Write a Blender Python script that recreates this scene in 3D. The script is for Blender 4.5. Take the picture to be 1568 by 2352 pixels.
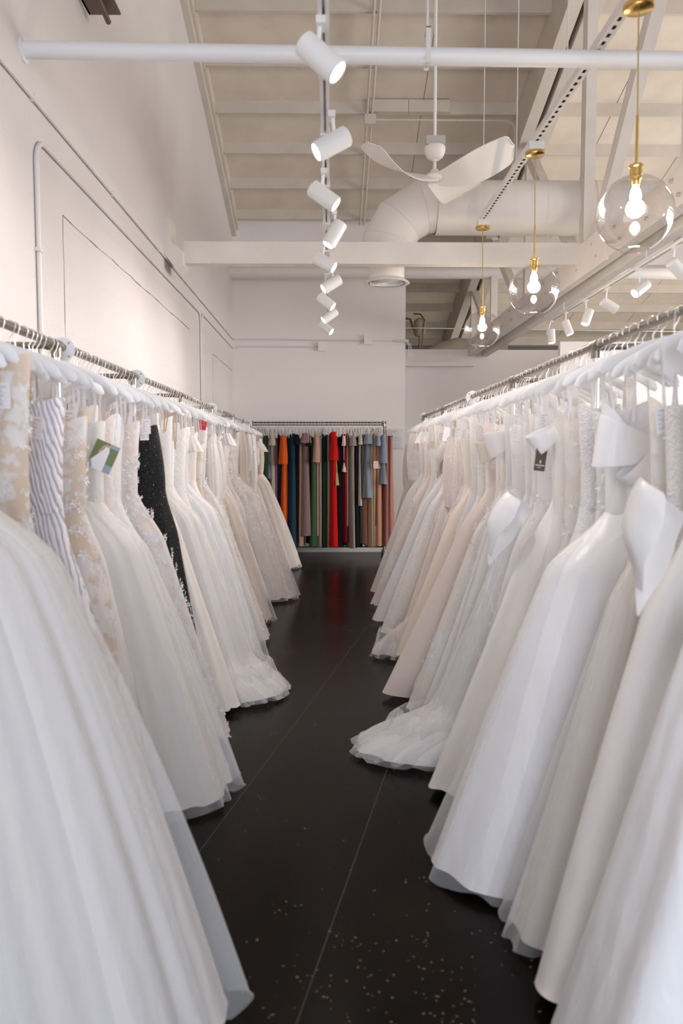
import bpy, math, random
import numpy as np
from mathutils import Vector, Matrix, Euler
for o in list(bpy.data.objects): bpy.data.objects.remove(o)
S = bpy.context.scene
C = S.collection
PI = math.pi
rnd = random.Random(7)

# ------------------------------------------------------------------ camera
cd = bpy.data.cameras.new('camera'); cam = bpy.data.objects.new('camera', cd); C.objects.link(cam)
cam.location = (0, 0, 1.55)
cam.rotation_euler = (math.radians(90 - 4.094), 0, -math.radians(0.843))
cd.sensor_fit = 'VERTICAL'; cd.sensor_height = 36; cd.sensor_width = 24
cd.lens = 28.01; cd.clip_start = .05; cd.clip_end = 60
cd.dof.use_dof = True; cd.dof.focus_distance = 8.5; cd.dof.aperture_fstop = 2.5
S.camera = cam
# ------------------------------------------------------------------ world, lights, exposure
w = bpy.data.worlds.new('world'); S.world = w; w.use_nodes = True
w.node_tree.nodes['Background'].inputs[0].default_value = (.80, .88, 1, 1)
w.node_tree.nodes['Background'].inputs[1].default_value = .6
S.view_settings.view_transform = 'Standard'; S.view_settings.look = 'None'
S.view_settings.gamma = 1; S.view_settings.use_curve_mapping = False
S.view_settings.exposure = 0.62
def area(name, loc, rot, sx, sy, power, col):
    l = bpy.data.lights.new(name, 'AREA'); l.shape = 'RECTANGLE'; l.size = sx; l.size_y = sy
    l.energy = power; l.color = col
    o = bpy.data.objects.new(name, l); C.objects.link(o); o.location = loc; o.rotation_euler = rot
    return o
# daylight through the shop front behind the camera; the other two lamps are added fill
area('window_daylight_front', (1.2, -4.9, 2.1), (math.radians(88), 0, 0), 5.0, 3.4, 210, (.80, .88, 1))
area('adjoining_room_light', (4.5, 15.6, 1.6), (PI, 0, 0), 6, 2.4, 32, (1, .93, .84))  # added fill that brightens the roof over the plenum
area('window_daylight_side', (8.9, 7.6, 2.8), (math.radians(90), 0, math.radians(90)), 9.6, 3.0, 560, (1, .955, .93))  # added side light to brighten the far gowns; no known window there

# ------------------------------------------------------------------ node helpers
def newmat(name):
    m = bpy.data.materials.new(name); m.use_nodes = True
    return m, m.node_tree, m.node_tree.nodes['Principled BSDF']
def setp(b, **k):
    for a, v in k.items():
        n = a.replace('_', ' ')
        if n in b.inputs: b.inputs[n].default_value = v
def N(t, ty, **k):
    n = t.nodes.new(ty)
    for a, v in k.items(): setattr(n, a, v)
    return n
def c4(c): return (c[0], c[1], c[2], 1)
def simple(name, col, rough=.5, metal=0, **k):
    m, t, b = newmat(name); setp(b, Base_Color=c4(col), Roughness=rough, Metallic=metal, **k); return m
def paint(name, col, rough=.6, bump=.1, scale=25, var=.04, coord='Object'):
    m, t, b = newmat(name); setp(b, Roughness=rough)
    tc = N(t, 'ShaderNodeTexCoord'); n1 = N(t, 'ShaderNodeTexNoise'); n1.inputs['Scale'].default_value = 1.3; n1.inputs['Detail'].default_value = 6
    n2 = N(t, 'ShaderNodeTexNoise'); n2.inputs['Scale'].default_value = scale; n2.inputs['Detail'].default_value = 4
    t.links.new(tc.outputs[coord], n1.inputs['Vector']); t.links.new(tc.outputs[coord], n2.inputs['Vector'])
    r = N(t, 'ShaderNodeMixRGB'); r.inputs[1].default_value = c4([x*(1-var) for x in col]); r.inputs[2].default_value = c4([min(1, x*(1+var)) for x in col])
    t.links.new(n1.outputs[0], r.inputs[0]); t.links.new(r.outputs[0], b.inputs['Base Color'])
    bp = N(t, 'ShaderNodeBump'); bp.inputs['Strength'].default_value = bump; bp.inputs['Distance'].default_value = .01
    t.links.new(n2.outputs[0], bp.inputs['Height']); t.links.new(bp.outputs[0], b.inputs['Normal'])
    return m
def wood_paint(name, col):
    m, t, b = newmat(name); setp(b, Roughness=.6)
    tc = N(t, 'ShaderNodeTexCoord')
    v = N(t, 'ShaderNodeTexVoronoi'); v.inputs['Scale'].default_value = 2.4
    t.links.new(tc.outputs['Object'], v.inputs['Vector'])
    r = N(t, 'ShaderNodeValToRGB'); e = r.color_ramp.elements
    e[0].position = .0; e[0].color = c4([x*.25 for x in col]); e[1].position = .035; e[1].color = c4(col)
    t.links.new(v.outputs['Distance'], r.inputs[0])
    n = N(t, 'ShaderNodeTexNoise'); n.inputs['Scale'].default_value = 3; n.inputs['Detail'].default_value = 8
    t.links.new(tc.outputs['Object'], n.inputs['Vector'])
    mx = N(t, 'ShaderNodeMixRGB', blend_type='MULTIPLY'); mx.inputs[0].default_value = .25
    t.links.new(r.outputs[0], mx.inputs[1]); t.links.new(n.outputs[0], mx.inputs[2]); t.links.new(mx.outputs[0], b.inputs['Base Color'])
    return m
M = {}
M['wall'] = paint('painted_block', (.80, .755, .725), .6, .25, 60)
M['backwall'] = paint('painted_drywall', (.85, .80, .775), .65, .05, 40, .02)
M['roof'] = wood_paint('painted_roof_boards', (.81, .71, .59))
M['timber'] = wood_paint('painted_timber', (.71, .64, .555))  # darker than the roof boards to put the purlins' shade into the colour
M['beam'] = wood_paint('painted_beam', (.86, .80, .745))
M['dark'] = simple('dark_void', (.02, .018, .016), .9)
M['dimmetal'] = simple('dim_duct', (.16, .145, .13), .7)
M['conduit'] = simple('conduit_paint', (.72, .68, .66), .45)
M['white'] = simple('white_enamel', (.84, .82, .80), .35)
M['pipe'] = paint('white_pipe_paint', (.80, .79, .80), .45, .05, 30, .02)
M['duct'] = simple('duct_paint', (.80, .755, .72), .45)
M['fan'] = simple('fan_white', (.86, .81, .77), .4)
M['grey'] = simple('grey_box', (.5, .49, .46), .5)
M['brass'] = simple('brass', (.72, .48, .16), .28, 1)
M['cord'] = simple('gold_cord', (.62, .42, .13), .4, .6)
M['nickel'] = simple('brushed_nickel', (.27, .235, .205), .34, 1)
M['nickeldark'] = simple('dark_steel', (.16, .135, .11), .4, .9)
M['steel'] = simple('bright_steel', (.75, .72, .68), .22, 1)
M['hang'] = simple('white_plastic', (.88, .88, .90), .4)
M['hookwire'] = simple('hook_wire', (.80, .78, .74), .3, .55)
M['clear'] = simple('clear_plastic', (.80, .78, .76), .2, 0, Alpha=.55)
M['paper'] = simple('paper_tag', (.90, .89, .91), .7)
M['ink'] = simple('ink_grey', (.12, .12, .13), .7)
M['inkpale'] = simple('ink_pale', (.55, .52, .60), .7)
M['inkred'] = simple('ink_red', (.75, .35, .38), .7)
M['redtag'] = simple('red_tag', (.72, .03, .04), .6)
M['pinktag'] = simple('pink_tag', (.80, .55, .52), .6)
M['charcoal'] = simple('charcoal_tag', (.10, .085, .07), .6)
M['photogreen'] = paint('photo_foliage', (.14, .19, .07), .5, 0, 25, .8)
M['photoblue'] = simple('photo_blue', (.30, .38, .46), .5)
M['skin'] = simple('photo_skin', (.62, .36, .24), .5)
M['black'] = simple('black_plastic', (.01, .01, .01), .4)
M['tankpaint'] = simple('tank_paint', (.42, .37, .29), .5)
M['ruststeel'] = simple('rusty_bracket', (.17, .13, .10), .5, .6)
M['acrylic'] = simple('acrylic_sheet', (.9, .9, .9), .05, 0, Alpha=.18)
def emis(name, col, s):
    m, t, b = newmat(name); setp(b, Base_Color=c4(col), Emission_Color=c4(col), Emission_Strength=s); return m
M['bulb'] = emis('bulb_glow', (1, .86, .68), 45)
M['lens'] = emis('spot_lens', (1, .93, .86), 9)
def glass():
    m, t, b = newmat('thin_glass'); t.nodes.remove(b)
    out = t.nodes['Material Output']; tr = N(t, 'ShaderNodeBsdfTransparent'); tr.inputs[0].default_value = (.955, .95, .945, 1)
    gl = N(t, 'ShaderNodeBsdfGlossy'); gl.inputs['Roughness'].default_value = .015
    lw = N(t, 'ShaderNodeLayerWeight'); lw.inputs[0].default_value = .5
    pw = N(t, 'ShaderNodeMath', operation='POWER'); pw.inputs[1].default_value = 2.3; t.links.new(lw.outputs['Facing'], pw.inputs[0])
    mul = N(t, 'ShaderNodeMath', operation='MULTIPLY_ADD'); mul.inputs[1].default_value = .72; mul.inputs[2].default_value = .05; mul.use_clamp = True
    mx = N(t, 'ShaderNodeMixShader'); t.links.new(pw.outputs[0], mul.inputs[0]); t.links.new(mul.outputs[0], mx.inputs[0])
    t.links.new(tr.outputs[0], mx.inputs[1]); t.links.new(gl.outputs[0], mx.inputs[2]); t.links.new(mx.outputs[0], out.inputs[0])
    return m
M['glass'] = glass()
def floor_mat():
    m, t, b = newmat('polished_black_concrete')
    L = t.links.new; tc = N(t, 'ShaderNodeTexCoord'); ob = tc.outputs['Object']
    n1 = N(t, 'ShaderNodeTexNoise'); n1.inputs['Scale'].default_value = 1.1; n1.inputs['Detail'].default_value = 9; n1.inputs['Roughness'].default_value = .62; L(ob, n1.inputs['Vector'])
    r1 = N(t, 'ShaderNodeValToRGB'); e = r1.color_ramp.elements; e[0].position = .35; e[0].color = (.0022, .0016, .0012, 1); e[1].position = .72; e[1].color = (.013, .009, .006, 1); L(n1.outputs[0], r1.inputs[0])
    # chips in the coating, gathered in a worn patch
    v = N(t, 'ShaderNodeTexVoronoi'); v.inputs['Scale'].default_value = 48; v.inputs['Randomness'].default_value = 1
    nd = N(t, 'ShaderNodeTexNoise'); nd.inputs['Scale'].default_value = 30
    av = N(t, 'ShaderNodeMixRGB'); av.inputs[0].default_value = .03; L(ob, nd.inputs['Vector']); L(ob, av.inputs[1]); L(nd.outputs[1], av.inputs[2]); L(av.outputs[0], v.inputs['Vector'])
    lt = N(t, 'ShaderNodeMath', operation='LESS_THAN'); lt.inputs[1].default_value = .17; L(v.outputs['Distance'], lt.inputs[0])
    sx = N(t, 'ShaderNodeSeparateXYZ'); L(ob, sx.inputs[0])
    n3 = N(t, 'ShaderNodeTexNoise'); n3.inputs['Scale'].default_value = 7.0; n3.inputs['Detail'].default_value = 4; L(ob, n3.inputs['Vector'])
    # patch centre (0.2, 2.25)
    d = N(t, 'ShaderNodeVectorMath', operation='DISTANCE'); d.inputs[1].default_value = (.17, 2.2, 0); L(ob, d.inputs[0])
    fr = N(t, 'ShaderNodeMapRange'); fr.inputs['From Min'].default_value = .75; fr.inputs['From Max'].default_value = .0; fr.inputs['To Min'].default_value = 0; fr.inputs['To Max'].default_value = .24; L(d.outputs['Value'], fr.inputs['Value'])
    ad = N(t, 'ShaderNodeMath', operation='ADD'); L(n3.outputs[0], ad.inputs[0]); L(fr.outputs[0], ad.inputs[1])
    gt = N(t, 'ShaderNodeMath', operation='GREATER_THAN'); gt.inputs[1].default_value = .66; L(ad.outputs[0], gt.inputs[0])
    ml = N(t, 'ShaderNodeMath', operation='MULTIPLY'); L(lt.outputs[0], ml.inputs[0]); L(gt.outputs[0], ml.inputs[1])
    mx = N(t, 'ShaderNodeMixRGB'); L(ml.outputs[0], mx.inputs[0]); L(r1.outputs[0], mx.inputs[1]); mx.inputs[2].default_value = (.24, .17, .09, 1)
    # fine lint specks
    v2 = N(t, 'ShaderNodeTexVoronoi'); v2.inputs['Scale'].default_value = 14; L(ob, v2.inputs['Vector'])
    l2 = N(t, 'ShaderNodeMath', operation='LESS_THAN'); l2.inputs[1].default_value = .035; L(v2.outputs['Distance'], l2.inputs[0])
    mx2 = N(t, 'ShaderNodeMixRGB'); L(l2.outputs[0], mx2.inputs[0]); L(mx.outputs[0], mx2.inputs[1]); mx2.inputs[2].default_value = (.16, .14, .11, 1)
    L(mx2.outputs[0], b.inputs['Base Color'])
    r2 = N(t, 'ShaderNodeMapRange'); r2.inputs['To Min'].default_value = .16; r2.inputs['To Max'].default_value = .34; L(n1.outputs[0], r2.inputs['Value']); L(r2.outputs[0], b.inputs['Roughness'])
    setp(b, Specular_IOR_Level=.09)
    bp = N(t, 'ShaderNodeBump'); bp.inputs['Strength'].default_value = .04; L(n3.outputs[0], bp.inputs['Height']); L(bp.outputs[0], b.inputs['Normal'])
    return m
M['floor'] = floor_mat()

def fabric(name, col, kind='matte', col2=None):
    m, t, b = newmat(name); L = t.links.new
    tc = N(t, 'ShaderNodeTexCoord'); ob = tc.outputs['Object']
    out = t.nodes['Material Output']
    if kind == 'satin': setp(b, Base_Color=c4(col), Roughness=.36, Sheen_Weight=.2, Specular_IOR_Level=.5)
    elif kind == 'sequin': setp(b, Base_Color=c4(col), Roughness=.3, Sheen_Weight=.3)
    else: setp(b, Base_Color=c4(col), Roughness=.75, Sheen_Weight=.35)
    n = N(t, 'ShaderNodeTexNoise'); n.inputs['Detail'].default_value = 5
    mp = N(t, 'ShaderNodeMapping'); L(ob, mp.inputs[0]); L(mp.outputs[0], n.inputs['Vector'])
    if kind == 'satin':
        mp.inputs['Scale'].default_value = (5, 5, 1.6); n.inputs['Scale'].default_value = 1.6; bs, bd = .35, .05
    elif kind == 'tulle':
        mp.inputs['Scale'].default_value = (12, 12, 1.5); n.inputs['Scale'].default_value = 2; bs, bd = .3, .03
    else:
        mp.inputs['Scale'].default_value = (14, 14, 5); n.inputs['Scale'].default_value = 2; bs, bd = .3, .02
    bp = N(t, 'ShaderNodeBump'); bp.inputs['Strength'].default_value = bs; bp.inputs['Distance'].default_value = bd
    h = n.outputs[0]
    if kind in ('lace', 'sequin'):
        v = N(t, 'ShaderNodeTexVoronoi'); v.inputs['Scale'].default_value = 26 if kind == 'lace' else 130; L(ob, v.inputs['Vector'])
        if kind == 'lace':
            n2 = N(t, 'ShaderNodeTexNoise'); n2.inputs['Scale'].default_value = 22; n2.inputs['Detail'].default_value = 3; L(ob, n2.inputs['Vector'])
            w2 = N(t, 'ShaderNodeTexNoise'); w2.inputs['Scale'].default_value = 6; L(ob, w2.inputs['Vector'])
            s = N(t, 'ShaderNodeMath', operation='ADD'); L(n2.outputs[0], s.inputs[0]); L(w2.outputs[0], s.inputs[1])
            r = N(t, 'ShaderNodeValToRGB'); e = r.color_ramp.elements; e[0].position = .98; e[1].position = 1.04
            mm = N(t, 'ShaderNodeMath', operation='MULTIPLY'); mm.inputs[1].default_value = 1.0; L(s.outputs[0], mm.inputs[0])
            mr = N(t, 'ShaderNodeMapRange'); mr.inputs['From Min'].default_value = .94; mr.inputs['From Max'].default_value = 1.03; L(mm.outputs[0], mr.inputs['Value'])
            mx = N(t, 'ShaderNodeMixRGB'); L(mr.outputs[0], mx.inputs[0]); mx.inputs[1].default_value = c4(col); mx.inputs[2].default_value = c4(col2 or (.9, .88, .88))
            L(mx.outputs[0], b.inputs['Base Color']); h = mr.outputs[0]; bp.inputs['Distance'].default_value = .006
        else:
            h = v.outputs['Distance']; bp.inputs['Distance'].default_value = .004; bp.inputs['Strength'].default_value = .8
            mx = N(t, 'ShaderNodeMixRGB'); L(v.outputs['Color'], mx.inputs[0]); mx.inputs[1].default_value = c4([x*.9 for x in col]); mx.inputs[2].default_value = c4([min(1, x*1.05) for x in col]); L(mx.outputs[0], b.inputs['Base Color'])
    L(h, bp.inputs['Height']); L(bp.outputs[0], b.inputs['Normal'])
    if kind in ('tulle', 'matte', 'lace'):
        tl = N(t, 'ShaderNodeBsdfTranslucent'); tl.inputs[0].default_value = c4(col); ms = N(t, 'ShaderNodeMixShader'); ms.inputs[0].default_value = .22
        L(b.outputs[0], ms.inputs[1]); L(tl.outputs[0], ms.inputs[2]); L(ms.outputs[0], out.inputs[0])
    return m
def sheer(name, col, a):
    m, t, b = newmat(name); L = t.links.new; setp(b, Base_Color=c4(col), Roughness=.7, Sheen_Weight=.4)
    out = t.nodes['Material Output']; tr = N(t, 'ShaderNodeBsdfTransparent'); mx = N(t, 'ShaderNodeMixShader')
    lw = N(t, 'ShaderNodeLayerWeight'); lw.inputs[0].default_value = .35
    mr = N(t, 'ShaderNodeMapRange'); mr.inputs['To Min'].default_value = a; mr.inputs['To Max'].default_value = min(1, a+.5)
    L(lw.outputs['Facing'], mr.inputs['Value']); L(mr.outputs[0], mx.inputs[0]); L(tr.outputs[0], mx.inputs[1]); L(b.outputs[0], mx.inputs[2]); L(mx.outputs[0], out.inputs[0])
    return m
def wavy():
    m, t, b = newmat('wavy_sequin_stripes'); L = t.links.new; tc = N(t, 'ShaderNodeTexCoord')
    mp = N(t, 'ShaderNodeMapping'); mp.inputs['Rotation'].default_value = (0, math.radians(35), 0); mp.inputs['Scale'].default_value = (1.6, 1, .55); L(tc.outputs['Object'], mp.inputs[0])
    wv = N(t, 'ShaderNodeTexWave', bands_direction='X'); wv.inputs['Scale'].default_value = 15; wv.inputs['Distortion'].default_value = 5; wv.inputs['Detail'].default_value = 2; wv.inputs['Detail Scale'].default_value = 1.2; L(mp.outputs[0], wv.inputs['Vector'])
    r = N(t, 'ShaderNodeValToRGB'); e = r.color_ramp.elements; e[0].position = .12; e[0].color = (.46, .42, .48, 1); e[1].position = .42; e[1].color = (.86, .85, .90, 1); L(wv.outputs[0], r.inputs[0]); L(r.outputs[0], b.inputs['Base Color'])
    setp(b, Roughness=.35); bp = N(t, 'ShaderNodeBump'); bp.inputs['Distance'].default_value = .006; bp.inputs['Strength'].default_value = .5; L(wv.outputs[0], bp.inputs['Height']); L(bp.outputs[0], b.inputs['Normal'])
    return m
IV = {'white': (.89, .885, .905), 'ivory': (.885, .855, .835), 'cream': (.875, .825, .765), 'blush': (.88, .785, .74), 'champagne': (.84, .735, .65), 'nude': (.80, .665, .55)}
FM = {}
def fm(colour, kind):
    k = colour + '_' + kind
    if k not in FM:
        FM[k] = sheer(k, IV[colour], .16) if kind == 'sheer' else fabric(k, IV[colour], kind)
    return FM[k]
FM['wavy'] = wavy()
FM['blacksequin'] = fabric('black_sequin', (.002, .002, .002), 'sequin'); setp(FM['blacksequin'].node_tree.nodes['Principled BSDF'], Sheen_Weight=0, Specular_IOR_Level=.35, Roughness=.4)
M['applique'] = simple('lace_applique_thread', (.90, .89, .90), .7)
M['bead'] = simple('crystal_bead', (.97, .97, .98), .08, 0)
M['ribbon'] = simple('ribbon_loop', (.88, .87, .89), .5)
M['ribbonnude'] = simple('nude_ribbon', (.66, .45, .30), .5)

# ------------------------------------------------------------------ mesh helpers
class MB:
    def __init__(s): s.v = []; s.f = []; s.mi = []; s.cur = 0
    def add(s, vs, fs):
        o = len(s.v); s.v += [tuple(p) for p in vs]; s.f += [tuple(i+o for i in f) for f in fs]; s.mi += [s.cur]*len(fs)
    def box(s, a, b, R=None, c=None):
        x0, y0, z0 = a; x1, y1, z1 = b
        vs = [Vector(p) for p in ((x0,y0,z0),(x1,y0,z0),(x1,y1,z0),(x0,y1,z0),(x0,y0,z1),(x1,y0,z1),(x1,y1,z1),(x0,y1,z1))]
        if R is not None: vs = [R @ v + Vector(c) for v in vs]
        s.add(vs, [(0,3,2,1),(4,5,6,7),(0,1,5,4),(1,2,6,5),(2,3,7,6),(3,0,4,7)])
    def bar(s, p, q, wx, wz, side=(1, 0, 0)):   # rectangular timber from p to q; side = direction of width
        p, q = Vector(p), Vector(q); d = (q-p).normalized(); sd = Vector(side); sd = (sd - d*sd.dot(d)).normalized(); u = d.cross(sd)
        vs = []
        for e in (p, q):
            for a, b in ((-1,-1),(1,-1),(1,1),(-1,1)): vs.append(e + sd*(a*wx/2) + u*(b*wz/2))
        s.add(vs, [(0,3,2,1),(4,5,6,7),(0,1,5,4),(1,2,6,5),(2,3,7,6),(3,0,4,7)])
    def tube(s, pts, r, n=10, cap=True, flat=1):
        pts = [Vector(p) for p in pts]; rs = r if isinstance(r, (list, tuple)) else [r]*len(pts)
        o = len(s.v); vs = []; up = None
        for i, p in enumerate(pts):
            d = (pts[min(i+1, len(pts)-1)] - pts[max(i-1, 0)]).normalized()
            if up is None: up = Vector((0,0,1)) if abs(d.z) < .9 else Vector((1,0,0))
            a = d.cross(up).normalized(); b = a.cross(d).normalized(); up = b
            for k in range(n):
                t = 2*PI*k/n; vs.append(p + a*(math.cos(t)*rs[i]) + b*(math.sin(t)*rs[i]*flat))
        fs = []
        for i in range(len(pts)-1):
            for k in range(n): k2 = (k+1) % n; fs.append((i*n+k, i*n+k2, (i+1)*n+k2, (i+1)*n+k))
        if cap: fs.append(tuple(range(n-1, -1, -1))); fs.append(tuple((len(pts)-1)*n+k for k in range(n)))
        s.add(vs, fs)
    def lathe(s, prof, c=(0,0,0), n=32, R=None):  # prof (r,z)
        c = Vector(c); vs = []; fs = []
        for r, z in prof:
            for k in range(n):
                t = 2*PI*k/n; p = Vector((r*math.cos(t), r*math.sin(t), z)); vs.append((R @ p if R else p) + c)
        for i in range(len(prof)-1):
            for k in range(n): k2 = (k+1) % n; fs.append((i*n+k, i*n+k2, (i+1)*n+k2, (i+1)*n+k))
        s.add(vs, fs)
    def build(s, name, mat, parent=None, org=(0,0,0), smooth=True, angle=40):
        me = bpy.data.meshes.new(name)
        ox, oy, oz = org
        me.from_pydata([(x-ox, y-oy, z-oz) for x, y, z in s.v], [], s.f)
        ms = mat if isinstance(mat, (list, tuple)) else [mat]
        for m in ms: me.materials.append(m)
        if len(ms) > 1: me.polygons.foreach_set('material_index', s.mi)
        if smooth:
            me.polygons.foreach_set('use_smooth', [True]*len(me.polygons)); me.set_sharp_from_angle(angle=math.radians(angle))
        me.update()
        return link(name, me, parent)
def link(name, me, parent=None):
    o = bpy.data.objects.new(name, me); C.objects.link(o)
    if parent is not None: o.parent = parent
    return o
def tag(o, label=None, cat=None, group=None, kind=None):
    if label: o['label'] = label
    if cat: o['category'] = cat
    if group: o['group'] = group
    if kind: o['kind'] = kind
    return o
def thing(name, loc, label, cat, group=None, rot=(0,0,0)):
    o = bpy.data.objects.new(name, None); o.empty_display_size = .05; C.objects.link(o); o.location = loc; o.rotation_euler = rot
    return tag(o, label, cat, group)
def one(mb, name, mat, label, cat, org, group=None, **k):
    o = mb.build(name, mat, None, org, **k); o.location = org; return tag(o, label, cat, group)
def struct(mb, name, mat, **k):
    o = mb.build(name, mat, None, smooth=False, **k); o['kind'] = 'structure'; return o
def copy_tree(o, parent=None):
    c = o.copy(); C.objects.link(c)
    if parent is not None: c.parent = parent
    for ch in o.children: copy_tree(ch, c)
    return c
def text_mesh(s, size, mat, parent, name, loc, rot, depth=.0005):
    cu = bpy.data.curves.new(name, 'FONT'); cu.body = s; cu.size = size; cu.align_x = 'CENTER'; cu.align_y = 'CENTER'; cu.extrude = depth
    to = bpy.data.objects.new(name, cu); C.objects.link(to)
    bpy.context.view_layer.update()
    me = bpy.data.meshes.new_from_object(to.evaluated_get(bpy.context.evaluated_depsgraph_get()))
    bpy.data.objects.remove(to); me.materials.clear(); me.materials.append(mat)
    o = link(name, me, parent); o.location = loc; o.rotation_euler = rot; return o

ORD = ['first', 'second', 'third', 'fourth', 'fifth', 'sixth', 'seventh', 'eighth', 'ninth', 'tenth', 'eleventh', 'twelfth', 'thirteenth', 'fourteenth', 'fifteenth', 'sixteenth', 'seventeenth', 'eighteenth', 'nineteenth', 'twentieth', 'twenty-first', 'twenty-second']
# ------------------------------------------------------------------ room
XL, YB, XR, YF = -1.52, 12.7, 9.0, -5.0
def roofz(y): return 6.44 - .289*(y - 8.56)     # underside of the roof boards
mb = MB(); mb.box((XL-.2, YF-.2, -.12), (XR+.2, 18, 0)); fl = struct(mb, 'floor', M['floor'])
# saw cut joints
jm = simple('joint_filler', (.045, .037, .03), .5)
mb = MB()
d = Vector((.257+.058, 3.588-2.071, 0)).normalized(); n_ = Vector((d.y, -d.x, 0))
for c in (Vector((.257, 3.588, 0)), Vector((.374, 7.29, 0))):
    a, b = c - d*9, c + d*6; a.y = max(a.y, -4.9)
    mb.add([a+n_*.0018+Vector((0,0,.0008)), b+n_*.0018+Vector((0,0,.0008)), b-n_*.0018+Vector((0,0,.0008)), a-n_*.0018+Vector((0,0,.0008))], [(0,1,2,3)])
mb.build('joint_line', jm, fl, smooth=False)
# left wall: painted block with faint courses and sealed openings
mb = MB()
mb.add([(XL, YF, 0), (XL, 18, 0), (XL, 18, roofz(18)+.3), (XL, YF, roofz(YF)+.3), (XL-.2, YF, 0), (XL-.2, 18, 0), (XL-.2, 18, roofz(18)+.3), (XL-.2, YF, roofz(YF)+.3)],
       [(0,1,2,3), (4,7,6,5), (0,4,5,1), (3,2,6,7), (0,3,7,4), (1,5,6,2)])
def block_mat():
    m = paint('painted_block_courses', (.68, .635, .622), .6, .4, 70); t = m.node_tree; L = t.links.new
    tc = N(t, 'ShaderNodeTexCoord'); sx = N(t, 'ShaderNodeSeparateXYZ'); L(tc.outputs['Object'], sx.inputs[0]); cb = N(t, 'ShaderNodeCombineXYZ'); L(sx.outputs[1], cb.inputs[0]); L(sx.outputs[2], cb.inputs[1])
    br = N(t, 'ShaderNodeTexBrick'); br.inputs['Scale'].default_value = 1; br.inputs['Brick Width'].default_value = .41; br.inputs['Row Height'].default_value = .205; br.inputs['Mortar Size'].default_value = .005; br.inputs['Mortar Smooth'].default_value = 1
    L(cb.outputs[0], br.inputs['Vector'])
    bp = N(t, 'ShaderNodeBump'); bp.inputs['Strength'].default_value = .35; bp.inputs['Distance'].default_value = .004; bp.invert = True
    old = [n for n in t.nodes if n.type == 'BUMP' and n != bp][0]
    L(br.outputs['Fac'], bp.inputs['Height']); L(old.outputs[0], bp.inputs['Normal']); L(bp.outputs[0], t.nodes['Principled BSDF'].inputs['Normal'])
    return m
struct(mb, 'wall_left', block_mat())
crack = simple('crack_line', (.16, .14, .13), .9)
def seal(y0, y1, zt, nm):   # joint round a bricked-up, plastered opening
    mb = MB(); r = random.Random(int(y0*10)); x = XL+.0015
    def ln(pts):
        for p, q in zip(pts[:-1], pts[1:]):
            w_ = r.uniform(.0015, .0045); dy, dz = q[0]-p[0], q[1]-p[1]; l = math.hypot(dy, dz); ny, nz = -dz/l*w_, dy/l*w_
            mb.add([(x, p[0]-ny, p[1]-nz), (x, q[0]-ny, q[1]-nz), (x, q[0]+ny, q[1]+nz), (x, p[0]+ny, p[1]+nz)], [(0,1,2,3)])
    ln([(y0 + r.uniform(-.004, .004), 1.2 + i*(zt-1.2)/14) for i in range(15)])
    ln([(y0 + (y1-y0)*i/24, zt + r.uniform(-.006, .006)) for i in range(25)])
    o = struct(mb, nm, crack)
    mb = MB(); mb.box((XL, y0+.004, 1.0), (XL+.001, y1-.02, zt-.006)); return o
seal(4.67, 8.77, 2.91, 'trim_1'); seal(10.5, 12.6, 2.86, 'trim_2')
# back wall (left part goes up to the roof), the low partition further right, the plenum beyond
mb = MB(); mb.box((XL, YB, 0), (1.194, YB+.15, roofz(YB)+.05)); struct(mb, 'wall_back', M['backwall'])
mb = MB(); mb.box((1.194-.15, YB+.15, 0), (1.194, 13.8, 4.5)); struct(mb, 'wall_return', M['backwall'])
mb = MB(); mb.box((1.194, 13.8, 0), (XR, 13.92, 3.35)); struct(mb, 'wall_partition', M['backwall'])
mb = MB(); mb.box((1.194, 13.68, 3.06), (2.46, 13.8, 3.13)); mb.box((1.194, 13.74, 3.13), (2.46, 13.8, 3.35)); struct(mb, 'trim_3', M['backwall'])
mb = MB(); mb.box((3.3, 11.5, 0), (XR, 11.6, 3.17)); struct(mb, 'wall_inner', M['backwall'])
mb = MB(); mb.box((XL, 17.6, 0), (XR, 17.8, 6)); struct(mb, 'wall_rear', M['dark'])  # near-black colour stands in for the darkness of the plenum
mb = MB()
mb.box((XR, YF, 0), (XR+.2, 18, .9)); mb.box((XR, YF, 4.4), (XR+.2, 18, 11)); mb.box((XR, YF, .9), (XR+.2, 2.6, 4.4)); mb.box((XR, 12.6, .9), (XR+.2, 18, 4.4))
struct(mb, 'wall_right', M['backwall'])
mb = MB(); mb.box((XL, YF-.2, 0), (-1.4, YF, 11)); mb.box((4.0, YF-.2, 0), (XR, YF, 11)); mb.box((-1.4, YF-.2, 4.0), (4.0, YF, 11)); mb.box((-1.4, YF-.2, 0), (4.0, YF, .3)); struct(mb, 'wall_front', M['backwall'])
for k, (a, b) in enumerate((((-1.4, YF-.12, .3), (4.0, YF-.11, 4.0)), ((XR+.1, 2.6, .9), (XR+.11, 12.6, 4.4)))):
    mb = MB(); mb.box(a, b); struct(mb, 'window_%d' % (k+1), M['glass'])  # the right-wall pane is made up to go with the added side light
mb = MB(); mb.box((XL, YB-.015, 0), (1.194, YB, .12)); struct(mb, 'baseboard_back', M['white'])
mb = MB(); t_ = .12
mb.add([(XL-.2, YF-.2, roofz(YF-.2)), (XR+.2, YF-.2, roofz(YF-.2)), (XR+.2, 18, roofz(18)), (XL-.2, 18, roofz(18)), (XL-.2, YF-.2, roofz(YF-.2)+t_), (XR+.2, YF-.2, roofz(YF-.2)+t_), (XR+.2, 18, roofz(18)+t_), (XL-.2, 18, roofz(18)+t_)],
       [(0,1,2,3), (4,7,6,5), (0,4,5,1), (2,6,7,3), (1,5,6,2), (0,3,7,4)])
struct(mb, 'ceiling', M['roof'])
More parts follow.
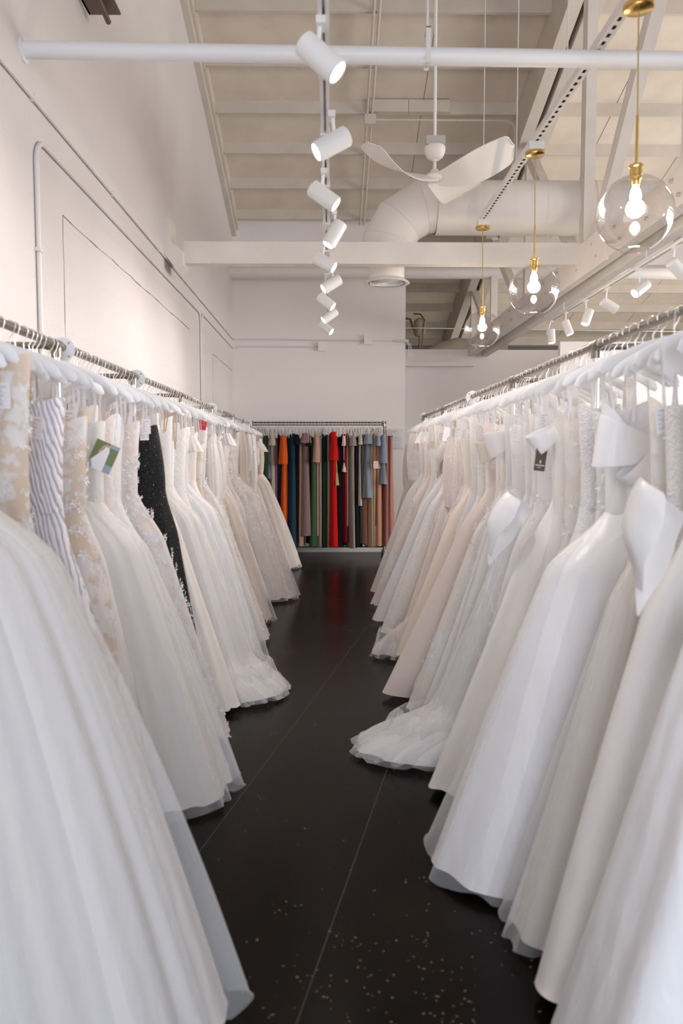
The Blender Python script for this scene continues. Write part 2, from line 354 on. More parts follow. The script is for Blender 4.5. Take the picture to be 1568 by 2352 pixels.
# seams between the roof boards
mb = MB()
for i, x in enumerate((-.05, 1.17, 3.6, 4.8, 6.0)):
    mb.box((x-.003, 0, 0), (x+.003, 9, .002)); o_ = len(mb.v)
    for k in range(o_-8, o_):
        px, py, pz = mb.v[k]; yy = py + 8.6; mb.v[k] = (px, yy, roofz(yy) - .002 + pz - (.0))
struct(mb, 'trim_4', crack)
# purlins
PY = [8.80 + .745*i for i in range(-9, 12)]
for i, y in enumerate(PY):
    z = roofz(y)
    mb = MB(); x1 = 2.36
    mb.box((XL+.1, y-.022, z-.14), (x1, y+.022, z+.01)); 
    pos = 'nearest' if i == 0 else None
    L_ = ('white painted roof purlin running from the left wall to the double truss, ' +
          ('above and behind the camera' if y < 8.5 else ('number %s' % i)))
    words = {8.80: 'at the very top edge of the photo', 9.545: 'just behind the white pipe at the top', 10.29: 'level with the stubby board blocks above the fan', 11.035: 'second one below the board blocks', 11.78: 'third one below the board blocks', 12.525: 'last one before the back wall'}
    k = [w_ for yy, w_ in words.items() if abs(yy-y) < .01]
    if y < 8.5:
        lb, g = 'white roof purlin overhead, %s nearer than the one at the photo top edge' % ORD[9-i-1], 'purlins over the aisle'
    elif k: lb, g = 'white roof purlin left of the truss, ' + k[0], 'purlins over the aisle'
    else: lb, g = 'dim roof purlin over the dark plenum, %s beyond the back wall' % ORD[i-15], 'purlins over the plenum'
    if not k and y > 8.5:
        mb = MB(); mb.box((1.0, y-.022, z-.14), (x1, y+.022, z+.01)); o = one(mb, 'roof_purlin', M['timber'], lb, 'purlin', (x1, y, z), g, smooth=False)
    else: o = one(mb, 'roof_purlin', M['timber'], lb, 'purlin', (x1, y, z), g, smooth=False)
    if y > 4:
        mb = MB(); mb.box((2.76, y-.022, z-.14), (8.9, y+.022, z+.01)); one(mb, 'roof_purlin', M['timber'], 'white roof purlin right of the double truss, %s from the far end' % ORD[len(PY)-1-i], 'purlin', (2.76, y, z), 'purlins right of the truss', smooth=False)
# ledger along the left wall
mb = MB(); y0, y1 = 2.0, 12.7
for (w0, w1, h0, h1) in ((0, .07, -.30, -.14), (0, .10, -.14, .0), (0.03, .10, -.2, -.15)):
    mb.add([(XL+a, y, roofz(y)+h) for y in (y0, y1) for a, h in ((w0, h0), (w1, h0), (w1, h1), (w0, h1))], [(0,1,2,3), (4,7,6,5), (0,4,5,1), (1,5,6,2), (2,6,7,3), (3,7,4,0)])
one(mb, 'roof_ledger', M['timber'], 'white painted ledger board sloping along the top of the left wall', 'ledger', (XL, 8, roofz(8)), smooth=False)

# truss
tr = thing('roof_truss', (2.5, 8, 3.3), 'large white double timber truss running front to back right of the globe lamps', 'truss')
og = (2.5, 8, 3.3)
def slab(x0, x1, dz0, dz1, y0, y1, name):
    mb = MB(); mb.add([(x, y, roofz(y)+dz) for y in (y0, y1) for x, dz in ((x0, dz0), (x1, dz0), (x1, dz1), (x0, dz1))], [(0,1,2,3), (4,7,6,5), (0,4,5,1), (1,5,6,2), (2,6,7,3), (3,7,4,0)])
    return mb.build(name, M['timber'], tr, og, smooth=False)
slab(2.36, 2.50, -.56, 0, .5, 17.5, 'top_chord'); slab(2.56, 2.72, -.56, 0, .5, 17.5, 'top_chord')
mb = MB(); mb.add([(x, y, roofz(y)+dz) for y in (.5, 17.5) for x, dz in ((2.50, -.40), (2.56, -.40), (2.56, 0), (2.50, 0))], [(0,1,2,3), (4,7,6,5), (0,4,5,1), (1,5,6,2), (2,6,7,3), (3,7,4,0)])
mb.build('packing_strip', M['dark'], tr, og, smooth=False)  # dark strip stands in for the shade in the gap between the planks
for x0, x1 in ((2.36, 2.46), (2.60, 2.70)):
    mb = MB(); mb.box((x0, 1.0, 3.23), (x1, 13.85, 3.49)); mb.build('bottom_chord', M['beam'], tr, og, smooth=False)
bm_ = MB(); bm_.box((2.34, 6.85, 3.20), (2.36, 8.3, 3.51)); bm_.build('splice_plate', M['beam'], tr, og, smooth=False)
bb = MB()
for y in np.arange(3.2, 13.4, .55):
    for dz in (.07, .2):
        bb.tube([(2.335, y+dz, 3.23+dz), (2.36, y+dz, 3.23+dz)], .014, 6)
bb.build('bolt_heads', M['grey'], tr, og)
webs = [((2.5, 7.9, 3.3), (2.5, 7.9, 6.2), .14), ((2.5, 5.62, 3.3), (2.5, 5.62, 7.0), .14), ((2.5, 10.2, 3.3), (2.5, 10.2, 5.5), .11),
        ((2.5, 7.7, 3.45), (2.5, 5.75, 5.6), .14), ((2.5, 8.1, 3.45), (2.5, 10.1, 5.2), .12), ((2.5, 10.4, 3.4), (2.5, 12.3, 4.75), .12), ((2.5, 12.3, 3.3), (2.5, 12.3, 4.9), .09),
        ((2.5, 5.5, 3.45), (2.5, 3.5, 6.6), .14), ((2.5, 12.5, 3.4), (2.5, 14.0, 4.4), .1), ((2.5, 14.0, 3.3), (2.5, 14.0, 4.4), .09), ((2.5, 3.4, 3.3), (2.5, 3.4, 7.4), .14)]
for a, b, w_ in webs:
    mb = MB(); mb.bar(a, b, .1, w_); mb.build('web_member', M['beam'], tr, og, smooth=False)
# second truss far right (only parts are visible between globe and edge)
tr2 = thing('roof_truss', (5.6, 8, 3.3), 'second timber truss further right, seen faintly behind the largest globe lamp', 'truss')
for a, b, w_ in [((5.6, 1, 3.36), (5.6, 13.8, 3.36), .26), ((5.6, 7.9, 3.3), (5.6, 7.9, 6.2), .14), ((5.6, 8.1, 3.45), (5.6, 10.1, 5.4), .12), ((5.6, 10.4, 3.4), (5.6, 12.2, 4.9), .12), ((5.6, 13.5, 4.7), (5.6, 4, 7.4), .3)]:
    mb = MB(); mb.bar(a, b, .12, w_); mb.build('timber', M['beam'], tr2, (5.6, 8, 3.3), smooth=False)
# cross beam
mb = MB(); mb.box((-1.36, 7.6, 3.335), (8.9, 7.72, 3.535)); one(mb, 'cross_beam', M['beam'], 'white timber beam spanning level across the aisle in front of the round duct', 'beam', (0, 7.66, 3.335), smooth=False)
mb = MB(); mb.add([(x, y, z) for y in (7.5, 7.82) for x, z in ((XL, 3.73), (XL+.05, 3.73), (XL+.05, 3.52), (XL+.17, 3.42), (XL+.17, 3.30), (XL+.11, 3.25), (XL, 3.40))],
                  [(0,1,2,3,4,5,6), (13,12,11,10,9,8,7)] + [(i, i+7, (i+1) % 7+7, (i+1) % 7) for i in range(7)])
one(mb, 'beam_bracket', M['beam'], 'white wooden bracket on the left wall under the beam end', 'bracket', (XL, 7.66, 3.4), smooth=False)
# board blocks on the purlin
for x0, x1, w_ in ((.50, .98, 'left'), (.985, 1.5, 'right')):
    mb = MB(); mb.box((x0, 10.2, 5.80), (x1, 10.27, 5.945)); one(mb, 'board_block', M['timber'], w_ + ' one of two stubby white boards nailed to the purlin above the fan', 'board', (x0, 10.2, 5.8), smooth=False)

# ------------------------------------------------------------------ pipes, conduits
mb = MB(); pts = [(XL, 4.16, 3.585), (0, 4.10, 3.510), (8.9, 3.9, 3.41)]
mb.tube([(XL, 4.13, 3.555), (1.5, 4.13, 3.53), (8.9, 4.13, 3.47)], .041, 24)
tp = thing('sprinkler_pipe', (XL, 4.13, 3.555), 'thick white pipe crossing the whole top of the photo', 'pipe')
mb.build('pipe', M['pipe'], tp, tuple(tp.location))
mb = MB(); mb.tube([(XL, 4.13, 3.555), (XL+.012, 4.13, 3.555)], .06, 24); mb.build('wall_flange', M['pipe'], tp, tuple(tp.location))
for x in (.49, 3.6):
    mb = MB(); mb.tube([(x, 4.13, 3.60), (x, 4.13, roofz(4.13)-.1)], .0055, 8); mb.box((x-.012, 4.085, 3.49), (x+.012, 4.09, 3.66)); mb.box((x-.012, 4.17, 3.49), (x+.012, 4.175, 3.66)); mb.box((x-.012, 4.085, 3.655), (x+.012, 4.175, 3.66))
    mb.build('hanger_strap', M['conduit'], tp, tuple(tp.location))
mb = MB(); mb.tube([(XL, 12.33, 4.32), (8.9, 12.33, 4.32)], .095, 24); mb.tube([(-.45, 12.33, 4.32), (-.443, 12.33, 4.32)], .0965, 24, False)
one(mb, 'spiral_duct', M['duct'], 'thin round white duct running level high along the back wall', 'duct', (0, 12.33, 4.32))
def arc(c, r, a0, a1, f, n=8):
    return [f(c[0] + r*math.cos(a0 + (a1-a0)*i/n), c[1] + r*math.sin(a0 + (a1-a0)*i/n)) for i in range(n+1)]
xw = XL + .014; g3 = 'thin conduits on the walls'
mb = MB(); mb.tube([(xw, .5, 3.36), (xw, 12.55, 3.36)] + [(xw+.12*(1-math.cos(t)), 12.55+.12*math.sin(t), 3.36-.0*t) for t in (.4, .8, 1.2, 1.57)] + [(.56, 12.686, 3.345)], .011, 8)
for y in np.arange(1.2, 12.5, 1.5): mb.box((XL, y, 3.342), (XL+.028, y+.02, 3.378))
one(mb, 'wall_conduit', M['conduit'], 'long conduit from upper left edge round the back corner to the upper right junction box', 'conduit', (xw, 6, 3.36), g3)
mb = MB(); mb.tube([(xw, 4.24, .2), (xw, 4.24, 3.06)] + arc((4.36, 3.06), .12, PI, PI/2, lambda a, b: (xw, a, b)) + [(xw, 9.35, 3.20)] + arc((9.35, 3.08), .12, PI/2, 0, lambda a, b: (xw, a, b)) + [(xw, 9.47, .2)], .013, 8)
for z in (1.9, 2.6): mb.box((XL, 4.215, z), (XL+.03, 4.265, z+.02))
one(mb, 'wall_conduit', M['conduit'], 'conduit rising from left rack, bending over and running back along left wall', 'conduit', (xw, 4.24, .2), g3)
mb = MB(); mb.tube([(xw, 9.58, .2), (xw, 9.58, 3.12)] + arc((9.68, 3.12), .1, PI, PI/2, lambda a, b: (xw, a, b)) + [(xw, 12.58, 3.22), (xw+.03, 12.66, 3.22), (xw+.12, 12.686, 3.245), (-.16, 12.686, 3.245)], .011, 8)
one(mb, 'wall_conduit', M['conduit'], 'conduit near far end of left wall, turning the corner to lower left junction box', 'conduit', (xw, 9.58, .2), g3)
for x, z, w_ in ((-.115, 3.245, 'lower left'), (.605, 3.345, 'upper right')):
    b = MB(); b.box((x-.06, 12.64, z-.06), (x+.06, 12.7, z+.06)); t = thing('junction_box', (x, 12.7, z), w_ + ' of two square white junction boxes on the back wall', 'junction box')
    b.build('box', M['conduit'], t, (x, 12.7, z), smooth=False); b = MB(); b.box((x-.066, 12.636, z-.066), (x+.066, 12.64, z+.066)); b.build('cover', M['white'], t, (x, 12.7, z), smooth=False)
mb = MB(); mb.tube([(.66, 12.686, 3.345), (1.0, 12.686, 3.34), (1.02, 12.68, 3.34), (1.24, 12.66, 3.34)], [.008, .008, .02, .02], 8); 
for k in range(3): mb.tube([(1.2+.012*k, 12.67, 3.33), (1.24+.02*k, 12.67, 3.27), (1.25+.03*k, 12.68, 3.1)], .004, 5)
one(mb, 'cable_end', M['white'], 'white conduit tail with loose cables poking past the back wall edge', 'cable', (1.19, 12.67, 3.34))
# ceiling conduits running front to back
for x, w_ in ((.47, 'left'), (.53, 'right')):
    mb = MB(); mb.tube([(x, y, roofz(y)-.165) for y in (4, 12.6)], .016, 8); 
    one(mb, 'ceiling_conduit', M['timber'], w_ + ' of two parallel ceiling conduits left of the fan', 'conduit', (x, 8, roofz(8)))
mb = MB(); mb.box((.44, 10.22, 5.66), (.58, 10.32, 5.78)); one(mb, 'ceiling_box', M['timber'], 'small square box where the ceiling conduits meet the fan wire', 'junction box', (.5, 10.27, 5.7), smooth=False)
mb = MB(); mb.tube([(.58, 10.25, 5.72), (2.2, 10.25, 5.72)] + [(2.2+.12*math.sin(t), 10.25, 5.72-.12*(1-math.cos(t))) for t in (.5, 1, 1.57)] + [(2.32, 10.25, 5.0)], .012, 8)
one(mb, 'ceiling_conduit', M['timber'], 'conduit crossing from the ceiling box to the truss and bending down', 'conduit', (1.4, 10.25, 5.72))
# big duct with elbow and diffuser
dt = thing('air_duct', (.575, 8.17, 4.0), 'big round white air duct turning down behind the beam to a ringed diffuser', 'duct'); og = (.575, 8.17, 4.0)
R_ = .262; zc = 4.02
mb = MB(); mb.tube([(1.06, 8.17, zc), (8.9, 8.17, zc)], R_, 40, False)
for x in list(np.arange(1.2, 8.8, .155)): mb.tube([(x, 8.17, zc), (x+.004, 8.17, zc)], R_+.0025, 40, False)
mb.tube([(2.62, 8.17, zc), (2.63, 8.17, zc)], R_+.008, 40)
mb.build('horizontal_run', M['duct'], dt, og)
cx, cz = 1.06, zc-.46
segs = [(cx + .46*math.cos(a), 8.17, cz + .46*math.sin(a)) for a in (PI/2, PI/2+.39, PI/2+.39*2, PI/2+.39*3, PI)]
mb = MB()
for p, q in zip(segs[:-1], segs[1:]):
    mb.tube([p, q], R_, 40, False)
# mitred elbow as one skin
mb = MB(); ring = []
for a in (PI/2, PI/2+.28, PI/2+.84, PI/2+1.29, PI):
    c = Vector((cx + .485*math.cos(a), 8.17, cz + .485*math.sin(a))); rad = Vector((math.cos(a), 0, math.sin(a)))
    ring.append([c + rad*(R_*math.cos(t)) + Vector((0, R_*math.sin(t), 0)) for t in [2*PI*k/40 for k in range(40)]])
for A, B in zip(ring[:-1], ring[1:]): mb.add(A + B, [(k, (k+1) % 40, 40+(k+1) % 40, 40+k) for k in range(40)])
mb.build('elbow', M['duct'], dt, og, angle=18)
mb = MB()
for A in ring: mb.tube([A[k] for k in range(40)] + [A[0]], .0035, 5, False)
mb.build('elbow_seams', M['conduit'], dt, og)
mb = MB(); mb.tube([(.575, 8.17, 3.56), (.575, 8.17, 3.50)], R_, 40); mb.tube([(.575, 8.17, 3.52), (.575, 8.17, 3.30)], .178, 40); mb.build('collar', M['duct'], dt, og)
mb = MB()
mb.lathe([(.178, 3.315), (.225, 3.285), (.232, 3.275), (.22, 3.27), (.19, 3.275)], (.575, 8.17, 0), 48)
df = mb.build('diffuser', M['white'], dt, og)
for k, r in enumerate((.165, .135, .105, .075, .045)):
    mb = MB(); mb.lathe([(r-.022, 3.305), (r, 3.278), (r+.004, 3.276), (r-.016, 3.308)], (.575, 8.17, 0), 40); mb.build('diffuser_ring', M['white'], df, og)
mb = MB(); mb.lathe([(.176, 3.313), (.001, 3.313)], (.575, 8.17, 0), 32); mb.build('throat', M['dimmetal'], df, og)

# ceiling fan
fn = thing('ceiling_fan', (.9, 7.0, 3.95), 'white ceiling fan with three curved blades hanging in front of the round duct', 'ceiling fan'); og = (.9, 7.0, 3.95)
mb = MB(); mb.tube([(.9, 7, 4.22), (.9, 7, roofz(7)-.02)], .013, 8); mb.build('conduit_drop', M['white'], fn, og)
mb = MB(); mb.box((.82, 6.93, 4.175), (.98, 7.07, 4.245)); mb.build('mounting_box', M['grey'], fn, og, smooth=False)
mb = MB(); mb.lathe([(.001, 4.178), (.085, 4.178), (.092, 4.165), (.088, 4.13), (.07, 4.09), (.045, 4.07), (.022, 4.065), (.022, 4.05)], (.9, 7, 0)); mb.build('canopy', M['fan'], fn, og)
mb = MB(); mb.lathe([(.014, 4.07), (.014, 3.99), (.03, 3.985), (.045, 3.96), (.07, 3.945), (.08, 3.93), (.07, 3.90), (.04, 3.885), (.001, 3.882)], (.9, 7, 0)); mb.build('motor_hub', M['fan'], fn, og)
def blade(ang, L=.66):
    n, m_ = 26, 8; top = []; 
    ca, sa = math.cos(ang), math.sin(ang)
    for i in range(n+1):
        t = i/n; r = .02 + L*t; w_ = .062 + .115*math.sin(min(1, t*1.12)*PI*.62)**1.1
        if t > .9: w_ *= math.sqrt(max(0, 1-((t-.9)/.1)**2))*.9+.1
        zz = 3.915 + (.06 if 60 < math.degrees(ang) < 70 else .16)*t**1.7 - .03*math.sin(t*PI); sweep = .10*math.sin(t*PI*.8) - .02
        tw = -(.85*(1-t)**.8*.35 + .30); sweep = -sweep
        for j in range(m_+1):
            s = (j/m_-.5)*2*w_; x = r; y = s*math.cos(tw) + sweep; z = zz + s*math.sin(tw) + .012*(1-(j/m_*2-1)**2)
            top.append((.9 + x*ca - y*sa, 7.0 + x*sa + y*ca, z))
    mb = MB(); k = m_+1; fs = [(i*k+j, (i+1)*k+j, (i+1)*k+j+1, i*k+j+1) for i in range(n) for j in range(m_)]
    N0 = len(top); bot = [(x, y, z-.007) for x, y, z in top]
    fs2 = [tuple(N0+a for a in reversed(f)) for f in fs]
    edge = [j for j in range(k)] + [i*k+m_ for i in range(1, n+1)] + [n*k+j for j in range(m_-1, -1, -1)] + [i*k for i in range(n-1, 0, -1)]
    fs3 = [(edge[i], edge[(i+1) % len(edge)], N0+edge[(i+1) % len(edge)], N0+edge[i]) for i in range(len(edge))]
    mb.add(top+bot, fs+fs2+fs3); mb.build('blade', M['fan'], fn, og, angle=60)
for a in (214, 62, -22): blade(math.radians(a))

# ------------------------------------------------------------------ track lights
def spot_light(p, dirv, track_z, label, group, power):
    d = Vector(dirv).normalized(); p = Vector(p); q = d.to_track_quat('Z', 'Y').to_matrix(); og = tuple(p)
    t = thing('track_spotlight', og, label, 'track light', group)
    mb = MB(); r = .045; h = .082
    mb.lathe([(.001, -h), (r-.006, -h), (r, -h+.005), (r, h-.002), (r-.003, h), (r-.006, h-.004), (r-.008, h-.03)], p, 28, q); mb.build('housing', M['white'], t, og)
    mb = MB(); mb.lathe([(r-.003, h+.0005), (r-.0065, h+.0005), (r-.0065, h-.005)], p, 28, q); mb.build('trim_ring', M['ink'], t, og)
    mb = MB(); mb.lathe([(r-.008, h-.006), (.016, h-.022), (.001, h-.022)], p, 24, q); mb.build('lens', M['lens'], t, og)
    mb = MB(); side = Vector((0, 1, 0)) if abs(d.x) > .1 else Vector((-1, 0, 0)); a = p - d*.02 + side*(r+.01)
    mb.tube([p - d*.02 + side*(r-.004), a], .009, 8); mb.tube([a, Vector((a.x*.2 + p.x*.8, a.y, track_z-.02))], .0075, 8); mb.box((p.x-.016, a.y-.035, track_z-.03), (p.x+.016, a.y+.035, track_z-.005)); mb.build('swivel_arm', M['white'], t, og)
    l = bpy.data.lights.new('spot_beam', 'SPOT'); l.energy = power; l.spot_size = math.radians(110); l.spot_blend = 1; l.shadow_soft_size = .04; l.color = (1, .93, .89)
    lo = bpy.data.objects.new('spot_beam', l); C.objects.link(lo); lo.parent = t; lo.location = d*(h+.01); lo.rotation_euler = d.to_track_quat('-Z', 'Y').to_euler()
yl = [2.84, 3.60, 4.31, 5.03, 5.75, 6.47, 7.20, 7.92, 8.66]
dl = [(.75, -.15, -.70), (-.85, -.2, -.52), (.80, -.12, -.6), (-.48, -.15, -.85), (.82, -.2, -.52), (-.82, -.25, -.55), (.70, -.2, -.6), (-.8, -.25, -.62), (.75, -.3, -.62)]
ordn = ['nearest and largest', 'second', 'third', 'fourth', 'fifth', 'sixth', 'seventh', 'eighth', 'farthest and smallest']
offx = [-.03, .01, -.03, .03, -.035, .015, -.03, .0, -.04]
for i, (y, d) in enumerate(zip(yl, dl)):
    spot_light((offx[i], y, 2.91), d, 3.07, ordn[i] + ' white cylinder spotlight from the camera on the centre track, aimed ' + ('right' if d[0] > 0 else 'left'), 'spotlights on the centre track', 30)
tk = thing('light_track', (-.02, 5, 3.08), 'white lighting track running down the middle above the aisle', 'light track'); og = (-.02, 5, 3.08)
mb = MB(); 
for x0, x1 in ((-.04, -.025), (-.015, 0)): mb.box((x0, 2.3, 3.065), (x1, 9.0, 3.09))
mb.box((-.04, 2.3, 3.088), (0, 9.0, 3.094)); mb.build('rail', M['white'], tk, og, smooth=False)
for y in (2.45, 3.25, 3.95, 4.67, 5.4, 6.1, 6.85, 7.55, 8.3):
    mb = MB(); mb.box((-.043, y-.07, 3.055), (.003, y+.07, 3.092)); mb.build('connector', M['white'], tk, og, smooth=False)
for y in (3.0, 5.4, 7.66):
    mb = MB(); mb.tube([(-.02, y, 3.09), (-.02, y, 3.34 if y > 7 else roofz(y)-.02)], .004, 6); mb.build('suspension_rod', M['conduit'], tk, og)
yr = [6.0, 6.70, 7.45, 8.08, 8.75, 9.38]
dr = [(.8, .3, -.6), (-.75, -.3, -.6), (.8, .1, -.45), (-.35, -.2, -.9), (.3, -.2, -.9), (0.02, -.15, -1)]
nm = ['cut off by the right edge, tilted right', 'tilted left with glowing lens', 'tilted right, middle of the row', 'pointing steeply down left', 'pointing down right, second from the far end', 'hanging straight down at the far end']
for y, d, n_ in zip(yr, dr, nm):
    spot_light((2.585, y, 2.93), d, 3.12, 'white cylinder spotlight on the right track, ' + n_, 'spotlights on the right track', 26)
t2 = thing('light_track', (2.585, 7.5, 3.12), 'white lighting track at right with dark slot below the truss', 'light track'); og = (2.585, 7.5, 3.12)
mb = MB(); mb.box((2.567, 4.0, 3.105), (2.573, 9.55, 3.13)); mb.box((2.597, 4.0, 3.105), (2.603, 9.55, 3.13)); mb.box((2.567, 4.0, 3.128), (2.603, 9.55, 3.135)); mb.build('rail', M['white'], t2, og, smooth=False)
mb = MB(); mb.box((2.573, 4.0, 3.120), (2.597, 9.55, 3.126)); mb.build('slot', M['ink'], t2, og, smooth=False)
for y in (4.6, 6.6, 8.9):
    mb = MB(); mb.tube([(2.585, y, 3.13), (2.585, y, 3.24)], .004, 6); mb.build('suspension_rod', M['conduit'], t2, og)

# ------------------------------------------------------------------ strut and globe pendants
def sx_(y): return 1.355 + .0125*(y-3.62)
def sz_(y): return 3.577 + .031*(y-3.62)
st = thing('strut_channel', (sx_(5.5), 5.5, sz_(5.5)), 'slotted white strut channel carrying the three globe lamps', 'strut'); og = tuple(st.location)
y0, y1 = 2.4, 7.62
def sbox(mb, x0, ya, z0, x1, yb, z1): mb.add([(sx_(y)+x, y, sz_(y)+z) for y in (ya, yb) for x, z in ((x0, z0), (x1, z0), (x1, z1), (x0, z1))], [(0,1,2,3), (4,7,6,5), (0,4,5,1), (1,5,6,2), (2,6,7,3), (3,7,4,0)])
mb = MB()
sbox(mb, -.026, y0, 0, -.024, y1, .041); sbox(mb, .024, y0, 0, .026, y1, .041); sbox(mb, -.026, y0, -.0015, -.009, y1, 0); sbox(mb, .009, y0, -.0015, .026, y1, 0)
y = y0
while y < y1: sbox(mb, -.009, y, -.0015, .009, y+.038, 0); y += .078
mb.build('channel', M['white'], st, og, smooth=False)
mb = MB(); sbox(mb, -.024, y0, .034, .024, y1, .038); mb.build('channel_back', M['dimmetal'], st, og, smooth=False)
for y in (2.9, 4.74, 6.06, 7.45):
    mb = MB(); mb.tube([(sx_(y), y, sz_(y)+.02), (sx_(y), y, roofz(y)-.02)], .0042, 6); mb.build('threaded_rod', M['conduit'], st, og)
def pendant(x, y, zg, label):
    og = (x, y, zg); t = thing('globe_pendant', og, label, 'pendant lamp', 'clear globe pendant lamps'); r = .1675; XS = sx_(y); zs = sz_(y)
    mb = MB(); mb.box((XS-.05, y-.05, zs-.058), (XS+.05, y+.05, zs-.003)); mb.build('junction_box', M['white'], t, og, smooth=False)
    mb = MB(); mb.lathe([(.001, zs-.083), (.060, zs-.083), (.066, zs-.078), (.066, zs-.060), (.001, zs-.058)], (XS, y, 0), 32); mb.build('canopy', M['brass'], t, og)
    mb = MB(); mb.tube([(XS, y, zs-.08), (x, y, zg+r+.25)], .0035, 8); mb.build('cord', M['cord'], t, og)
    mb = MB(); mb.tube([(x, y, zg+r+.26), (x, y, zg+r+.03)], .0065, 10); mb.build('stem', M['brass'], t, og)
    mb = MB(); mb.lathe([(.001, r+.045), (.031, r+.045), (.031, r+.035), (.027, r+.032), (.027, r-.012), (.02, r-.02), (.018, r-.045), (.001, r-.045)], (x, y, zg), 24); mb.build('socket', M['brass'], t, og)
    mb = MB(); mb.lathe([(r*math.sin(a), r*math.cos(a)) for a in [.17 + (PI-.17-.40)*k/40 for k in range(41)]] + [(r*math.sin(.40)*1.0, -r*math.cos(.40)-.004), (r*math.sin(.40)-.004, -r*math.cos(.40)-.001)], (x, y, zg), 48); mb.build('glass_globe', M['glass'], t, og)
    mb = MB(); mb.lathe([(.012, r-.045), (.014, r-.055), (.021, r-.07), (.0245, r-.09), (.022, r-.112), (.012, r-.130), (.001, r-.136)], (x, y, zg), 20); mb.build('bulb', M['bulb'], t, og)
    l = bpy.data.lights.new('bulb_light', 'POINT'); l.energy = 9; l.color = (1, .84, .66); l.shadow_soft_size = .05
    lo = bpy.data.objects.new('bulb_light', l); C.objects.link(lo); lo.parent = t; lo.location = (0, 0, -.03)
pendant(1.362, 3.62, 2.622, 'largest clear glass globe pendant, nearest the camera at right')
pendant(1.385, 5.48, 2.664, 'middle-sized clear glass globe pendant on a brass stem')
pendant(1.410, 7.45, 2.705, 'smallest clear glass globe pendant, farthest along the strut')

# dark bracket high on the left wall
t = thing('wall_bracket', (XL, 5.2, 4.36), 'dark rusty steel bracket with rod high on left wall at the top edge', 'bracket'); og = (XL, 5.2, 4.36)
mb = MB(); mb.box((XL, 5.0, 4.33), (XL+.2, 5.28, 4.345)); mb.box((XL, 5.0, 4.33), (XL+.012, 5.28, 4.50)); mb.build('plate', M['ruststeel'], t, og, smooth=False)
mb = MB(); mb.tube([(XL+.10, 4.7, 4.40), (XL+.13, 5.25, 4.27)], .018, 10); mb.build('rod', M['ruststeel'], t, og)

# plenum bits beyond the partition
t = thing('expansion_tank', (1.62, 14.5, 3.75), 'beige expansion tank with pipes in the dark gap above the partition', 'tank'); og = (1.62, 14.5, 3.75)
mb = MB(); mb.lathe([(.001, .17), (.05, .165), (.09, .14), (.108, .1), (.108, -.1), (.09, -.14), (.04, -.165), (.001, -.17)], (1.62, 14.5, 3.83), 24); mb.build('tank', M['tankpaint'], t, og)
mb = MB(); mb.tube([(1.62, 14.5, 3.68), (1.62, 14.5, 3.35)], .018, 8); mb.tube([(1.5, 14.45, 4.07), (1.62, 14.42, 4.06), (1.69, 14.38, 3.95), (1.67, 14.38, 3.75), (1.64, 14.4, 3.36)], .013, 8); mb.tube([(1.35, 14.5, 4.0), (1.45, 14.5, 3.98), (1.5, 14.5, 3.8)], .02, 8); mb.build('copper_pipe', simple('old_copper', (.25, .17, .11), .4, .8), t, og)
mb = MB(); mb.tube([(1.0, 14.3, 3.80), (8.5, 14.3, 3.72)], .01, 8); one(mb, 'plenum_pipe', M['conduit'], 'thin pale pipe running level across the dark gap above the partition', 'pipe', (1.2, 14.3, 3.8))
mb = MB(); mb.tube([(1.75, 14.6, 3.33), (2.0, 14.6, 3.45), (2.3, 14.6, 3.52), (2.6, 14.6, 3.50), (3.2, 14.6, 3.42)], [.10, .14, .15, .15, .15], 16); one(mb, 'flexible_duct', M['tankpaint'], 'rounded grey flexible duct lying behind the partition top below smallest globe', 'duct', (2.3, 14.6, 3.4))
mb = MB(); mb.box((1.0, 16.2, 3.3), (9, 16.3, 3.75)); one(mb, 'plenum_header', M['dimmetal'], 'grey header board in the dark gap far behind the partition', 'board', (5, 16.2, 3.3), smooth=False)

# acrylic sign
t = thing('acrylic_sign', (1.035, 12.66, 1.65), 'clear acrylic sign holder with printed sheet right of the coloured dresses', 'sign'); og = (1.035, 12.66, 1.65)
mb = MB(); mb.box((.90, 12.655, 1.65), (1.17, 12.66, 1.97)); mb.build('holder', M['acrylic'], t, og, smooth=False)
mb = MB(); mb.box((.91, 12.665, 1.655), (1.16, 12.667, 1.965)); sh = mb.build('printed_sheet', simple('pale_sheet', (.70, .66, .64), .4), t, og, smooth=False)
mb = MB(); r = random.Random(3)
for z, n in ((1.925, 4), (1.912, 5)):
    for k in range(n): x = 1.0 + k*.014; mb.box((x, 12.654, z), (x+.009, 12.6545, z+.008))
mb.build('red_lettering', M['inkred'], sh, og, smooth=False)
mb = MB()
for z, n in ((1.845, 8), (1.833, 7), (1.820, 17), (1.79, 14), (1.778, 15)):
    for k in range(n): x = .94 + k*.0105; mb.box((x, 12.654, z), (x+.0075, 12.6545, z+.005))
mb.build('grey_lettering', M['inkpale'], sh, og, smooth=False)

